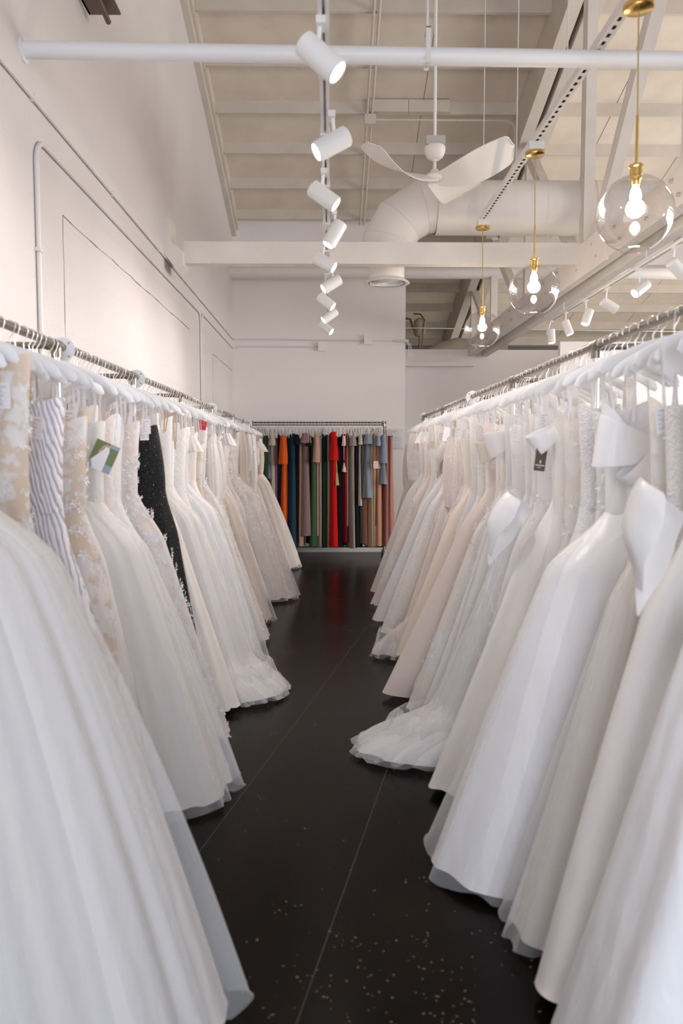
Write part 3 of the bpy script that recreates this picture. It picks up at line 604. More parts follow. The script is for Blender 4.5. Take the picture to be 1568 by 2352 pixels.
# ------------------------------------------------------------------ garment racks
LX, RX, RZ = -1.2, 1.178, 2.032
def rack(name, label, x, y0, y1, posts, wall_dx, legdx):
    t = thing(name, (x, (y0+y1)/2, 0), label, 'garment rack'); og = (x, (y0+y1)/2, 0)
    mb = MB(); mb.tube([(x, y0, RZ), (x, y1, RZ)], .0165, 20); mb.build('rail', M['nickel'], t, og)
    for y in posts:
        mb = MB(); mb.tube([(x, y, RZ-.03), (x, y, .06)], .0155, 16); mb.build('post', M['steel'], t, og)
        mb = MB(); mb.tube([(x, y-.04, RZ), (x, y+.04, RZ)], .0235, 20); mb.tube([(x, y, RZ-.01), (x, y, RZ-.055)], .022, 16); mb.tube([(x, y, RZ), (x+wall_dx*.15, y, RZ)], .0225, 16); mb.build('pipe_fitting', M['nickel'], t, og)
        mb = MB(); mb.tube([(x, y, RZ-.002), (x+wall_dx, y, RZ-.002)], .0155, 16); mb.build('cross_bar', M['nickel'], t, og)
        mb = MB(); mb.tube([(x+legdx[0], y, .075), (x+legdx[1], y, .075)], .0155, 12)
        for dx in legdx: mb.tube([(x+dx, y-.01, .035), (x+dx, y+.01, .035)], .034, 16)
        mb.build('caster_foot', M['nickeldark'], t, og)
    return t
rack('garment_rack', 'long nickel pipe rack of bridal gowns along the left wall', LX, .8, 11.98, (.9, 2.15, 3.56, 4.93, 6.5, 8.14, 9.9, 11.92), -.29, (-.26, .22))
rack('garment_rack', 'long nickel pipe rack of bridal gowns on the right side of the aisle', RX, .8, 10.05, (.9, 2.1, 3.55, 5.15, 6.68, 8.3, 9.98), .42, (-.22, .42))
def divider(x, y, num, label):
    og = (x, y, RZ); t = thing('size_divider', og, label, 'size divider', 'white size discs on the rails')
    mb = MB(); r0, r1 = .0185, .056
    for yy in (y,): mb.add([p for k in range(48) for p in ((x+r0*math.cos(2*PI*k/48), y-.0012, RZ-.012+.0*k+r0*math.sin(2*PI*k/48)+.012), (x+r1*math.cos(2*PI*k/48), y-.0012, RZ-.01+r1*math.sin(2*PI*k/48)), (x+r1*math.cos(2*PI*k/48), y+.0012, RZ-.01+r1*math.sin(2*PI*k/48)), (x+r0*math.cos(2*PI*k/48), y+.0012, RZ+r0*math.sin(2*PI*k/48)))],
        [f for k in range(48) for f in ((4*k, 4*((k+1) % 48), 4*((k+1) % 48)+1, 4*k+1), (4*k+1, 4*((k+1) % 48)+1, 4*((k+1) % 48)+2, 4*k+2), (4*k+2, 4*((k+1) % 48)+2, 4*((k+1) % 48)+3, 4*k+3), (4*k+3, 4*((k+1) % 48)+3, 4*((k+1) % 48), 4*k))])
    mb.build('disc', M['hang'], t, og, smooth=False)
    for k in range(4):
        a = PI/4 + k*PI/2
        if k == 3 and False: continue
        text_mesh(num, .020, M['ink'], t, 'size_number', (.041*math.cos(a), -.0020, -.01+.041*math.sin(a)), (PI/2, -(a-PI/2), 0))
divider(LX, 3.64, '4', 'white disc numbered 4 on left rail, nearest to the camera')
divider(LX, 5.01, '4', 'white disc numbered 4 on left rail, second from the camera')
divider(LX, 8.19, '6', 'white disc on left rail near the far end, third from the camera')
divider(LX, 11.86, '8', 'white disc at the far end of the left rail')
divider(RX, 6.60, '8', 'white disc numbered 8 halfway along the right rail')
divider(RX, 10.02, '10', 'white disc at the far end of the right rail')

# ------------------------------------------------------------------ hangers
def make_hanger(label, group, bodym, hookm, x, y, z, wide=.215):
    t = thing('hanger', (x, y, z), label, 'hanger', group)
    mb = MB(); n = 22; pts = []; rs = []
    for i in range(n+1):
        u = -1 + 2*i/n; a = abs(u); pts.append((u*wide, 0, -.088 - .104*a**1.2 - .014*max(0, a-.85)/.15)); rs.append(.0062*(1 if a < .93 else (1.0-(a-.93)/.07*.6)))
    mb.tube(pts, rs, 10, True, 3.4); mb.tube([(0, 0, -.070), (0, 0, -.10)], [.008, .012], 10); mb.build('body', bodym, t)
    mb = MB(); r = .0205
    hp = [(r*math.cos(a), 0, .001 + r*math.sin(a)) for a in [math.radians(205) - math.radians(235)*k/16 for k in range(17)]]
    hp += [(.012, 0, -.026), (-.001, 0, -.045), (0, 0, -.060), (0, 0, -.075)]
    mb.tube(hp, .0023, 8); mb.build('hook', hookm, t); return t
def hanger_row(x, ys, label, group, rotz=0, **k):
    h0 = None
    for y in ys:
        if h0 is None: h0 = make_hanger(label, group, k['b'], k['h'], x, y, RZ); h = h0
        else: h = copy_tree(h0)
        h.location = (x, y, RZ); h.rotation_euler = (rnd.uniform(-.02, .02), rnd.gauss(0, .03), rotz + rnd.gauss(0, .13 if rotz else .19)); h.scale.x = rnd.uniform(.92, 1.07)
        h['label'] = label; h['group'] = group
        if rnd.random() < .25 and rotz == 0: h.rotation_euler.z += rnd.uniform(-.15, .15)
def spaced(y0, y1, gap, avoid=()):
    r = []; y = y0
    while y < y1:
        if all(abs(y-a) > .045 for a in avoid): r.append(y)
        y += gap*rnd.uniform(.55, 1.45)
    return r
hanger_row(LX, spaced(1.75, 11.8, .068, (3.60, 3.64, 5.01, 8.19)), 'white plastic hanger hooked over the left rail, holding a bridal gown', 'hangers on the left rail', b=M['hang'], h=M['hookwire'])
hanger_row(RX, spaced(1.75, 9.95, .085, (3.55, 6.6)), 'white plastic hanger hooked over the right rail, holding a bridal gown', 'hangers on the right rail', b=M['hang'], h=M['hookwire'])

# ------------------------------------------------------------------ gowns
def smooth01(t): t = np.clip(t, 0, 1); return t*t*(3-2*t)
class Shape:
    """cloth skin: rows of folded super-ellipses. Local x points to the aisle, y along the rail."""
    def __init__(s, rows, n, folds, seed, p=.85, top_cut=None, hem=0., asym=0.):
        r = np.random.RandomState(seed); nr = len(rows); s.nr, s.n = nr, n
        P = np.zeros((nr, n, 3)); Nn = np.zeros((nr, n, 3)); u = np.arange(n)/n*2*PI
        ks = [(int(folds*f_), r.rand()*2*PI, a_) for f_, a_ in ((1, .9), (1.55, .45), (.5, .9), (2.3, .16))]
        ks2 = r.rand(4)*2*PI
        for i, (z, xo, xi, th, cy, A) in enumerate(rows):
            W = (xo+xi)/2; cx = (xo-xi)/2; q = np.linspace(0, 2*PI, 361)
            ex = cx + W*np.sign(np.cos(q))*np.abs(np.cos(q))**p; ey = cy + th*np.sign(np.sin(q))*np.abs(np.sin(q))**p
            d = np.hypot(np.diff(ex), np.diff(ey)); L = np.concatenate([[0], np.cumsum(d)]); tt = u/(2*PI)*L[-1]
            qx = np.interp(tt, L, ex); qy = np.interp(tt, L, ey)
            tx = np.roll(qx, -1)-np.roll(qx, 1); ty = np.roll(qy, -1)-np.roll(qy, 1); l = np.hypot(tx, ty)+1e-9; nx, ny = ty/l, -tx/l
            f = np.zeros(n); m = i/max(1, nr-1)
            for (k, ph, a), ph2 in zip(ks, ks2):
                c = np.cos(k*u + ph + 1.1*np.sin(2*u+ph2) + .8*np.sin(5*u+ph+ph2) + .7*math.sin(2.2*m+ph2)); f += a*c*(.65+.35*np.cos(3*u+ph2*2+m*2))
            f = f/1.35
            P[i, :, 0] = qx + nx*f*A; P[i, :, 1] = qy + ny*f*A*.9
            zz = np.full(n, float(z))
            if i == nr-1: zz = zz + hem*(np.abs(f)*.7)
            P[i, :, 2] = zz; Nn[i, :, 0] = nx; Nn[i, :, 1] = ny
        if top_cut is not None:
            c = top_cut*(np.cos(u*2)*(r.rand()*1.6-.5) + .5*np.cos(u*4+r.rand()) + .7*np.cos(u+r.rand()*6))
            for i in range(min(5, nr)): P[i, :, 2] += c*(1-i/5)
        s.P, s.N = P, Nn
    def mesh(s, name, mat, parent, cap=False):
        nr, n = s.nr, s.n; me = bpy.data.meshes.new(name)
        co = s.P.reshape(-1, 3); i, j = np.meshgrid(np.arange(nr-1), np.arange(n), indexing='ij'); j2 = (j+1) % n
        F = np.stack([i*n+j, (i+1)*n+j, (i+1)*n+j2, i*n+j2], -1).reshape(-1, 4)
        me.vertices.add(len(co)); me.vertices.foreach_set('co', co.ravel())
        me.loops.add(F.size); me.loops.foreach_set('vertex_index', F.ravel().astype(np.int32))
        me.polygons.add(len(F)); me.polygons.foreach_set('loop_start', (np.arange(len(F))*4).astype(np.int32))
        me.polygons.foreach_set('use_smooth', np.ones(len(F), bool))
        me.materials.append(mat); me.update(calc_edges=True); me.validate()
        return link(name, me, parent)
    def at(s, i, j):  # point and normal on skin
        return s.P[i, j % s.n], s.N[i, j % s.n]
def flip(sh, sg):
    if sg < 0: sh.P[:, :, 0] *= -1; sh.N[:, :, 0] *= -1; sh.P = sh.P[:, ::-1]; sh.N = sh.N[:, ::-1]
def blooms(sh, rows, count, size, r, jr=None):
    size *= .78; count = int(count*1.6)
    """flower clusters with petals and leaves lying on the cloth"""
    mb = MB()
    for _ in range(count):
        i = r.choice(rows); j = r.randrange(sh.n) if jr is None else int(r.gauss(*jr)*sh.n)
        p, n = sh.at(i, j); p = Vector(p); n = Vector(n).normalized(); a = n.cross(Vector((0, 0, 1))).normalized(); b = Vector((0, 0, 1))
        if abs(n.length-1) > .1: continue
        c = p + n*.004 + b*r.uniform(-.02, .02); sz = size*r.uniform(.6, 1.2); k0 = r.random()*6
        for k in range(5):
            t = k0 + k*2*PI/5; d = a*math.cos(t) + b*math.sin(t); e = -a*math.sin(t) + b*math.cos(t)
            q = [c + d*.1*sz, c + d*.55*sz + e*.28*sz + n*.004, c + d*sz + e*.12*sz + n*.006, c + d*sz - e*.12*sz + n*.006, c + d*.55*sz - e*.28*sz + n*.004]
            mb.add(q, [(0, 1, 2, 3, 4)])
        for k in range(3):
            t = r.random()*6; d = a*math.cos(t) + b*math.sin(t); e = -a*math.sin(t) + b*math.cos(t)
            for m in range(1, 3):
                o = c + d*sz*(.6+.42*m); q = [o, o + d*.28*sz + e*.2*sz + n*.003, o + d*.6*sz, o + d*.28*sz - e*.2*sz + n*.003]; mb.add(q, [(0, 1, 2, 3)])
    return mb
def beads(sh, rows, count, size, r):
    mb = MB()
    for _ in range(count):
        i = r.choice(rows); p, n = sh.at(i, r.randrange(sh.n)); c = Vector(p) + Vector(n)*.003 + Vector((0, 0, r.uniform(-.02, .02))); s = size*r.uniform(.5, 1.3)
        mb.add([c+Vector(v)*s for v in ((1,0,0),(-1,0,0),(0,1,0),(0,-1,0),(0,0,1),(0,0,-1))], [(0,2,4),(2,1,4),(1,3,4),(3,0,4),(2,0,5),(1,2,5),(3,1,5),(0,3,5)])
    return mb
def ribbon(mb, pts, wv, w_):
    pts = [Vector(p) for p in pts]; wv = Vector(wv)*w_/2; vs = []
    for p in pts: vs += [p-wv, p+wv]
    o = Vector(wv).cross(pts[-1]-pts[0]).normalized()*.0008
    n = len(vs); mb.add([v+o for v in vs]+[v-o for v in vs], [(2*i, 2*i+1, 2*i+3, 2*i+2) for i in range(len(pts)-1)] + [(n+2*i, n+2*i+2, n+2*i+3, n+2*i+1) for i in range(len(pts)-1)])
def make_tag(parent, x, y, z, mat, w_=.048, h=.082, rz=0, ry=0, lines=True, pm='inkpale', label=None):
    R = Euler((0, ry, rz)).to_matrix(); c = Vector((x, y, z))
    mb = MB(); mb.box((-w_/2, -.0006, -h), (w_/2, .0006, 0), R, c); o = mb.build('price_tag', mat, parent, smooth=False)
    if label: o['label'] = label
    mb = MB(); mb.tube([c, c + R @ Vector((0, 0, .02)), c + Vector((.004, .002, .075))], .0011, 5); mb.build('tag_string', M['paper'], o)
    if lines:
        mb = MB()
        for k, (a, b) in enumerate(((.2, .75), (.12, .4), (.12, .5), (.12, .35), (.12, .45))):
            zz = -h*(.16+.16*k); mb.box((-w_/2+w_*a, -.0012, zz-.0016), (-w_/2+w_*b, -.0008, zz+.0016), R, c)
            mb.box((-w_/2+w_*.1, -.0011, zz-.006), (w_/2-w_*.1, -.0008, zz-.0054), R, c)
        mb.build('tag_print', M[pm], o, smooth=False)
    return o
cnt = [0]
def gown(x, y, sg, label, mats, style='aline', out=.5, inn=.25, T=.16, top=1.70, waist=1.34, hem=.035, folds=13, amp=.022, cy=0., prof=1.0, seed=1, group=None,
         overlay=False, app=0, bead=0, loops=True, tagk=1, res=(34, 120), bodyw=.195, wf=.91, shift=0., train=0., apprange=None, rz=0, shoulder=None, jr=None, cat='wedding gown', bow=None, slant=0, sleeve=None):
    r = random.Random(seed); t = thing('bridal_gown' if cat == 'wedding gown' else 'evening_gown', (x, y, 0), label, cat, group, (0, 0, rz))
    bm_, sm = mats[0], mats[1]; n = res[1]
    # bodice
    rows = []; nb = 12
    for i in range(nb):
        m = i/(nb-1); z = top + (waist-top)*m
        wv = bodyw*(1 - (1-wf)*math.sin(min(1, m*1.15)*PI/2)); th = .060 - .008*m
        if shoulder and m < .25: wv *= 1
        rows.append((z, wv*1.03+shift, wv-shift, th, cy*m*.15, (.005 + .003*m)))
    sh = Shape(rows, max(48, n//2), 7, seed, .8, top_cut=r.uniform(.02, .055)); flip(sh, sg); bo = sh.mesh('bodice', bm_, t)
    if app: blooms(sh, range(1, nb), int(app*.45), .017, r).build('lace_applique', M['applique'], bo, smooth=False)
    if bead: beads(sh, range(0, nb), int(bead*.5), .0018 if bm_ is FM['blacksequin'] else .003, r).build('beading', M['bead'], bo, smooth=False)
    # skirt
    def skirt_rows(nr, dx, dT, hemz, fac=1, z0=waist+.005, amp_=amp):
        R = []
        for i in range(nr):
            m = i/(nr-1); z = z0 + (hemz - z0)*m
            w0 = bodyw*wf; a0 = w0*1.03 + shift; b0 = w0 - shift
            if style == 'sheath': e = .30*smooth01(m*2.2)*.35 + .65*m*.6; g = min(1, .45*float(smooth01(m*3)) + .55*m**1.5)
            elif style == 'mermaid': g = .26*float(smooth01(m*3.2)) + .74*float(smooth01((m-.52)/.48))**1.1
            elif style == 'ball': g = .18*float(smooth01(m*6)) + .82*m**(.82*prof)
            else: g = .12*float(smooth01(m*5)) + .88*m**(1.0*prof)
            xo = a0 + (out+dx-a0)*g; xi = b0 + (inn-b0)*min(1, g*1.4); th = .05 + (T+dT-.05)*g
            if train and m > .82: k = float(smooth01((m-.82)/.18)); xo += train*k; th += train*.25*k
            R.append((z, xo, xi, th, cy*m + slant*m, amp_*(g**.8)*fac))
        return R
    sk = Shape(skirt_rows(res[0], 0, 0, hem), n, folds, seed+5, .85, hem=.02); flip(sk, sg); so = sk.mesh('skirt', sm, t)
    if app:
        rr = list(range(1, res[0]-1)) if apprange is None else [k for k in range(res[0]) if apprange[0] <= k/(res[0]-1) <= apprange[1]]
        blooms(sk, rr, int(app*.9), .024, r, jr).build('lace_applique', M['applique'], so, smooth=False)
    if bead: beads(sk, list(range(1, res[0]-1)), int(bead), .002 if bm_ is FM['blacksequin'] else .0032, r).build('beading', M['bead'], so, smooth=False)
    if overlay:
        ov = Shape(skirt_rows(res[0], .03, .02, max(.012, hem-.02), 1.5, waist), n, int(folds*1.3), seed+9, .85, hem=.03); flip(ov, sg); ov.mesh('tulle_overlay', mats[2], t)
    if train:   # gathered tulle ruffle lying on the floor
        rows = [];
        for i in range(12):
            m = i/11; base = skirt_rows(2, 0, 0, .2)[1]
            rows.append((.22*(1-m)**1.5 + .012 + .03*math.sin(m*9)**2*(1-m), out + train*(.3+.75*m), inn*.8, T*(.9+.25*m), cy+slant, .012+.04*m))
        rf = Shape(rows, n*2, int(folds*2.2), seed+3, .9, hem=.02); flip(rf, sg); rf.mesh('train_ruffle', mats[2] if len(mats) > 2 else sm, t)
    if loops:
        for s_ in (-1, 1, sg):
            mb = MB(); xx = s_*r.uniform(.085, .19); z0 = RZ-.100-.104*(abs(xx)/.215)**1.2
            ribbon(mb, [(xx-.006, -.012, z0), (xx, -.018, (z0+top)/2), (xx+r.uniform(-.02, .02), -.035, top-.03)], (1, 0, 0), .009)
            ribbon(mb, [(xx+.010, .008, z0), (xx+.012, .012, (z0+top)/2), (xx+r.uniform(-.01, .03), .02, top-.03)], (1, 0, 0), .006)
            mb.build('hanger_loop', M['ribbonnude'] if r.random() < .06 else M['ribbon'], t, smooth=False)
    else:
        for s_ in (-1, 1):
            mb = MB(); xx = s_*.12; z0 = RZ-.125
            ribbon(mb, [(xx*.95, -.045, top-.02), (xx, -.03, (z0+top)/2), (xx, 0, z0), (xx, .03, (z0+top)/2), (xx*.95, .045, top-.02)], (1, 0, 0), .035)
            mb.build('shoulder_strap', bm_, t)
    if sleeve:
        ln_ = {'long': r.uniform(.42, .62), 'cap': .12, 'ruffle': .22}[sleeve]
        for s_ in (1, -1):
            rows = []
            for i in range(14):
                q = i/13; w_ = .045 + (.03*math.sin(q*PI) if sleeve == 'long' else .05*q); x0 = s_*(bodyw + .01 + .02*q)
                rows.append((top + .045 - ln_*q, x0 + w_, -(x0 - w_), .035 + .02*q, -.02 - .02*q, .004 + (.012*q if sleeve != 'long' else .004)))
            sl = Shape(rows, 44, 6 if sleeve == 'long' else 10, seed+40+s_, .95, hem=.012); flip(sl, sg); so_ = sl.mesh('sleeve', mats[2] if sleeve == 'ruffle' else bm_, t)
    for k in range(tagk):
        make_tag(t, sg*r.uniform(.10, .19), -.06 - r.uniform(0, .02), r.uniform(1.66, 1.78), M['paper'], rz=r.uniform(-.5, .5), ry=r.uniform(-.12, .12), pm=r.choice(['inkpale', 'inkpale', 'inkred']))
    return t, sk, sh

COLW = {'white': 'white', 'ivory': 'ivory', 'cream': 'cream', 'blush': 'pale blush', 'champagne': 'champagne', 'nude': 'nude'}
SKW = {'tulle': 'tulle', 'satin': 'satin', 'lace': 'lace', 'matte': 'crepe', 'sequin': 'beaded'}
STW = {'aline': 'A-line gown', 'ball': 'full ball gown', 'sheath': 'slim gown', 'mermaid': 'mermaid gown'}
def mats_for(c, k, c2='white'):
    base = {'tulle': 'tulle', 'satin': 'satin', 'lace': 'lace', 'matte': 'matte', 'sequin': 'sequin'}[k]
    return (fm(c, 'lace' if k in ('lace', 'tulle') else base), fm(c, base), fm(c2 if c2 in IV else 'white', 'sheer'))
# hero gowns, those whose skirts reach into the aisle. y, out, T, colour, fabric, style, extras, label
HL = [
 (2.02, .90, .36, 'ivory', 'tulle', 'ball', dict(overlay=True, folds=14, amp=.030, prof=.84, top=1.84, waist=1.52, bodyw=.21, res=(60, 300), slant=.03), 'huge ivory tulle ball gown, nearest on the left, its sheer hem reaching the bottom edge'),
 (2.58, .42, .12, 'nude', 'lace', 'sheath', dict(top=1.86, shift=.05, app=190, bead=60, res=(44, 160)), 'nude gown covered in white lace flowers, cut by the left photo edge'),
 (2.92, .42, .11, None, 'wavy', 'sheath', dict(res=(44, 180), amp=.012, bodyw=.18, shift=.06, top=1.76), 'slim gown with wavy lavender grey and white sequin stripes on left rail'),
 (3.12, .44, .12, 'nude', 'lace', 'sheath', dict(shift=.06, app=200, bead=60, res=(40, 160)), 'nude sheath gown with raised white floral lace beside the wavy striped gown'),
 (3.30, .48, .15, 'ivory', 'matte', 'aline', dict(res=(40, 140)), 'plain ivory crepe gown just before the gown with a bride photo card'),
 (3.58, .74, .36, 'ivory', 'tulle', 'ball', dict(overlay=True, folds=13, amp=.028, res=(56, 260), tagk=0, prof=1.1), 'wide ivory tulle ball gown on left rail with a bride photo card at its top'),
 (3.86, .58, .20, 'white', 'tulle', 'aline', dict(overlay=True, res=(44, 180)), 'white tulle A-line gown just behind the gown with the bride photo card'),
 (4.24, .66, .17, 'blush', 'lace', 'aline', dict(app=150, res=(44, 160), jr=(.90, .06)), 'pale blush lace gown with white floral border directly in front of the black gown'),
 (4.50, .53, .12, 'BLACK', 'x', 'aline', dict(bead=420, res=(44, 160), bodyw=.20, wf=1.2, shift=.03, tagk=2, prof=1.1, amp=.008, top=1.70), 'slim black sequined gown, the only dark gown on left rail'),
 (4.72, .64, .17, 'cream', 'satin', 'aline', dict(res=(40, 140)), 'cream satin gown with smooth edge directly behind the black gown'),
 (5.12, .74, .34, 'ivory', 'tulle', 'ball', dict(overlay=True, bead=160, res=(50, 220), train=.17, prof=1.15), 'ivory sparkling tulle gown whose bunched train lies furthest into the aisle at left'),
 (5.75, .72, .30, 'white', 'tulle', 'ball', dict(overlay=True, bead=90, res=(44, 200)), 'white tulle gown behind the bunched train with a frayed layered hem'),
 (6.55, .70, .26, 'blush', 'lace', 'aline', dict(app=170, res=(44, 160), jr=(.90, .05)), 'blush tulle gown with a trail of white lace flowers down its aisle edge'),
 (7.35, .66, .22, 'champagne', 'tulle', 'aline', dict(overlay=True, res=(40, 140)), 'champagne tulle gown behind the flower-trail gown on the left'),
 (8.55, .84, .36, 'blush', 'tulle', 'ball', dict(app=150, overlay=True, res=(44, 200), jr=(.87, .08)), 'blush tulle ball gown with lace patches, second to last wide skirt at left'),
 (10.7, .78, .42, 'champagne', 'tulle', 'ball', dict(overlay=True, res=(44, 180), slant=.2), 'champagne tulle ball gown with sheer hem, last wide skirt before the coloured dresses'),
]
HR = [
 (1.88, .62, .42, 'white', 'satin', 'aline', dict(folds=9, amp=.040, res=(60, 260), bodyw=.19, prof=.95, top=1.80), 'large white satin gown, nearest on the right and cut by the photo edge'),
 (2.20, .58, .20, 'ivory', 'satin', 'aline', dict(folds=9, amp=.035, res=(54, 220)), 'ivory satin gown with crumpled folds right behind the nearest white satin gown'),
 (2.45, .60, .20, 'cream', 'tulle', 'aline', dict(overlay=True, folds=15, amp=.025, res=(54, 220)), 'cream gown with pleated sheer hem peeking out low between two satin skirts on right'),
 (2.86, .79, .30, 'white', 'satin', 'ball', dict(folds=8, amp=.030, res=(60, 260), prof=1.08, overlay=True, tagk=0), 'big smooth white gown on right with an oversized white bow on its bodice'),
 (3.16, .44, .14, 'white', 'sequin', 'sheath', dict(bead=160, res=(40, 150)), 'white beaded slim gown directly behind the oversized bow gown'),
 (3.56, .73, .19, 'ivory', 'satin', 'aline', dict(folds=10, amp=.026, res=(54, 220), prof=1.1, tagk=0), 'shiny ivory satin gown carrying a charcoal swing tag, straight cut hem'),
 (3.80, .60, .14, 'white', 'lace', 'aline', dict(app=110, bead=80, res=(44, 160)), 'white lace gown with clear sequins behind the charcoal-tagged satin gown'),
 (4.06, .72, .24, 'white', 'tulle', 'aline', dict(overlay=True, bead=160, train=.32, folds=14, res=(50, 220), prof=1.2), 'white glitter tulle gown whose gathered train spills furthest into the aisle from the right'),
 (4.62, .74, .18, 'cream', 'lace', 'aline', dict(app=150, res=(44, 160)), 'cream lace A-line gown directly behind the spilled glitter train'),
 (5.02, .84, .20, 'blush', 'tulle', 'aline', dict(overlay=False, folds=10, amp=.03, res=(44, 180), prof=1.1), 'pale blush chiffon gown with soft rolled hem, first beyond the glitter tulle gown'),
 (5.62, .70, .16, 'champagne', 'satin', 'aline', dict(folds=9, amp=.02, res=(40, 140), hem=.12), 'champagne satin gown with raised straight hem on right rail'),
 (6.02, .78, .16, 'blush', 'lace', 'mermaid', dict(app=130, res=(40, 150), train=.08), 'blush lace mermaid gown ending in a small floor ruffle on the right'),
 (6.75, .74, .18, 'ivory', 'sequin', 'aline', dict(bead=240, res=(40, 150)), 'ivory pearl-beaded gown on right rail just beyond the white disc'),
 (7.15, .80, .20, 'white', 'matte', 'aline', dict(folds=10, amp=.025, res=(40, 150), hem=.06), 'white crepe gown with layered hem beyond the pearl-beaded gown'),
 (8.0, .76, .20, 'blush', 'lace', 'aline', dict(app=130, res=(40, 150)), 'blush lace A-line gown in the far part of the right row'),
 (8.8, .72, .22, 'ivory', 'tulle', 'aline', dict(bead=160, res=(36, 140)), 'ivory beaded tulle gown, the last skirt reaching far into the aisle on right'),
 (9.7, .56, .20, 'cream', 'matte', 'aline', dict(folds=8, amp=.02, res=(36, 120)), 'cream crepe gown at the far end of the right rail beside the acrylic sign'),
]
heroes = {}
def hero_row(H, x, sg):
    for k, (y, out, T, c, kd, stl, ex, lab) in enumerate(H):
        if kd == 'wavy': ms = (FM['wavy'], FM['wavy'], fm('white', 'sheer'))
        elif c == 'BLACK': ms = (FM['blacksequin'], FM['blacksequin'], FM['blacksequin'])
        else: ms = mats_for(c, kd)
        ex = dict(ex)
        heroes[(sg, k)] = gown(x, y, sg, lab, ms, stl, out, .27 if sg > 0 else .45, T, seed=100+k+(50 if sg < 0 else 0), rz=0, cat='gown' if c == 'BLACK' else 'wedding gown', **ex)
hero_row(HL, LX, 1); hero_row(HR, RX, -1)

def nearword(side, k, H):
    return H[k][7].split(',')[0]
SHORT = {1: ['the nearest huge tulle ball gown', 'the nude lace gown at the left edge', 'the wavy striped sequin gown', 'the floral lace sheath', 'the plain crepe gown', 'the bride photo card gown', 'the white A-line after the photo card', 'the blush lace gown before the black one', 'the black sequined gown', 'the cream satin gown by the black one', 'the bunched-train gown', 'the frayed-hem tulle gown', 'the flower-trail gown', 'the champagne A-line gown', 'the lace-patched ball gown', 'the last wide champagne skirt'],
         -1: ['the nearest white satin gown', 'the crumpled ivory satin gown', 'the pleated sheer-hem gown', 'the oversized bow gown', 'the beaded slim gown', 'the charcoal-tagged gown', 'the clear-sequin lace gown', 'the glitter-train gown', 'the cream lace A-line', 'the blush chiffon gown', 'the champagne satin gown', 'the ruffled mermaid gown', 'the pearl-beaded gown', 'the white layered-hem gown', 'the far blush lace gown', 'the last beaded tulle gown', 'the end cream gown']}
def fill_row(H, x, sg, y1, gap, pal):
    r = random.Random(11 if sg > 0 else 23); ys = [h[0] for h in H]; y = ys[0] + .1; c = {}
    side = 'left' if sg > 0 else 'right'
    while y < y1:
        if all(abs(y-a) > .055 for a in ys) and not (sg > 0 and (4.1 < y < 4.66 or 2.45 < y < 3.5)) and not (sg < 0 and 2.55 < y < 2.86):
            k = max(i for i, a in enumerate(ys) if a < y); c[k] = c.get(k, 0) + 1
            o1 = H[k][1]; o2 = H[k+1][1] if k+1 < len(H) else o1
            far = y > 5.5
            col = r.choice(pal[1] if far else pal[0]); kd = r.choice(['tulle', 'lace', 'matte', 'satin', 'tulle', 'lace', 'sequin']); stl = r.choice(['aline', 'aline', 'sheath', 'mermaid', 'aline'])
            out = min(o1, o2)*r.uniform(.78, .96) if stl != 'sheath' else r.uniform(.34, .48)
            if y < 3.35 and sg > 0: out = min(out, .36); stl = 'sheath'
            if y < 2.8 and sg < 0: out = min(out, .46)
            lab = '%s %s %s, %s behind %s' % (COLW[col], SKW[kd], STW[stl], ORD[c[k]-1], SHORT[sg][k])
            gown(x, y, sg, lab, mats_for(col, kd, col), stl, out, r.uniform(.2, .26) if sg > 0 else .32, r.uniform(.07, .12) if stl != 'sheath' else .075, seed=int(y*1000), top=r.uniform(1.60, 1.80), waist=r.uniform(1.26, 1.38), hem=r.uniform(.03, .12),
                 folds=r.choice([8, 10, 12]), amp=r.uniform(.012, .022), app=int(110 if kd == 'lace' else (35 if kd == 'tulle' else 0)), jr=None if kd == 'lace' else (.9, .06), bead=120 if kd == 'sequin' else (30 if kd == 'tulle' else 0), loops=r.random() < .8, tagk=1 if r.random() < .7 else 0,
                 res=(26, 72) if far else (32, 100), rz=r.uniform(-.10, .10), bodyw=r.uniform(.165, .21), shift=r.uniform(-.02, .025), prof=r.uniform(.95, 1.25), sleeve=r.choice([None, None, None, 'long', 'long', 'cap', None, None, None, None]) if y > 4.7 else None, group='filler gowns on the %s rail' % side if False else None)
        y += gap*r.uniform(.75, 1.25)
fill_row(HL, LX, 1, 11.75, .165, (['white', 'ivory', 'ivory', 'nude', 'blush'], ['ivory', 'blush', 'champagne', 'blush', 'cream', 'nude']))
fill_row(HR, RX, -1, 9.95, .165, (['white', 'white', 'ivory', 'ivory', 'cream'], ['ivory', 'cream', 'blush', 'champagne', 'ivory', 'white']))

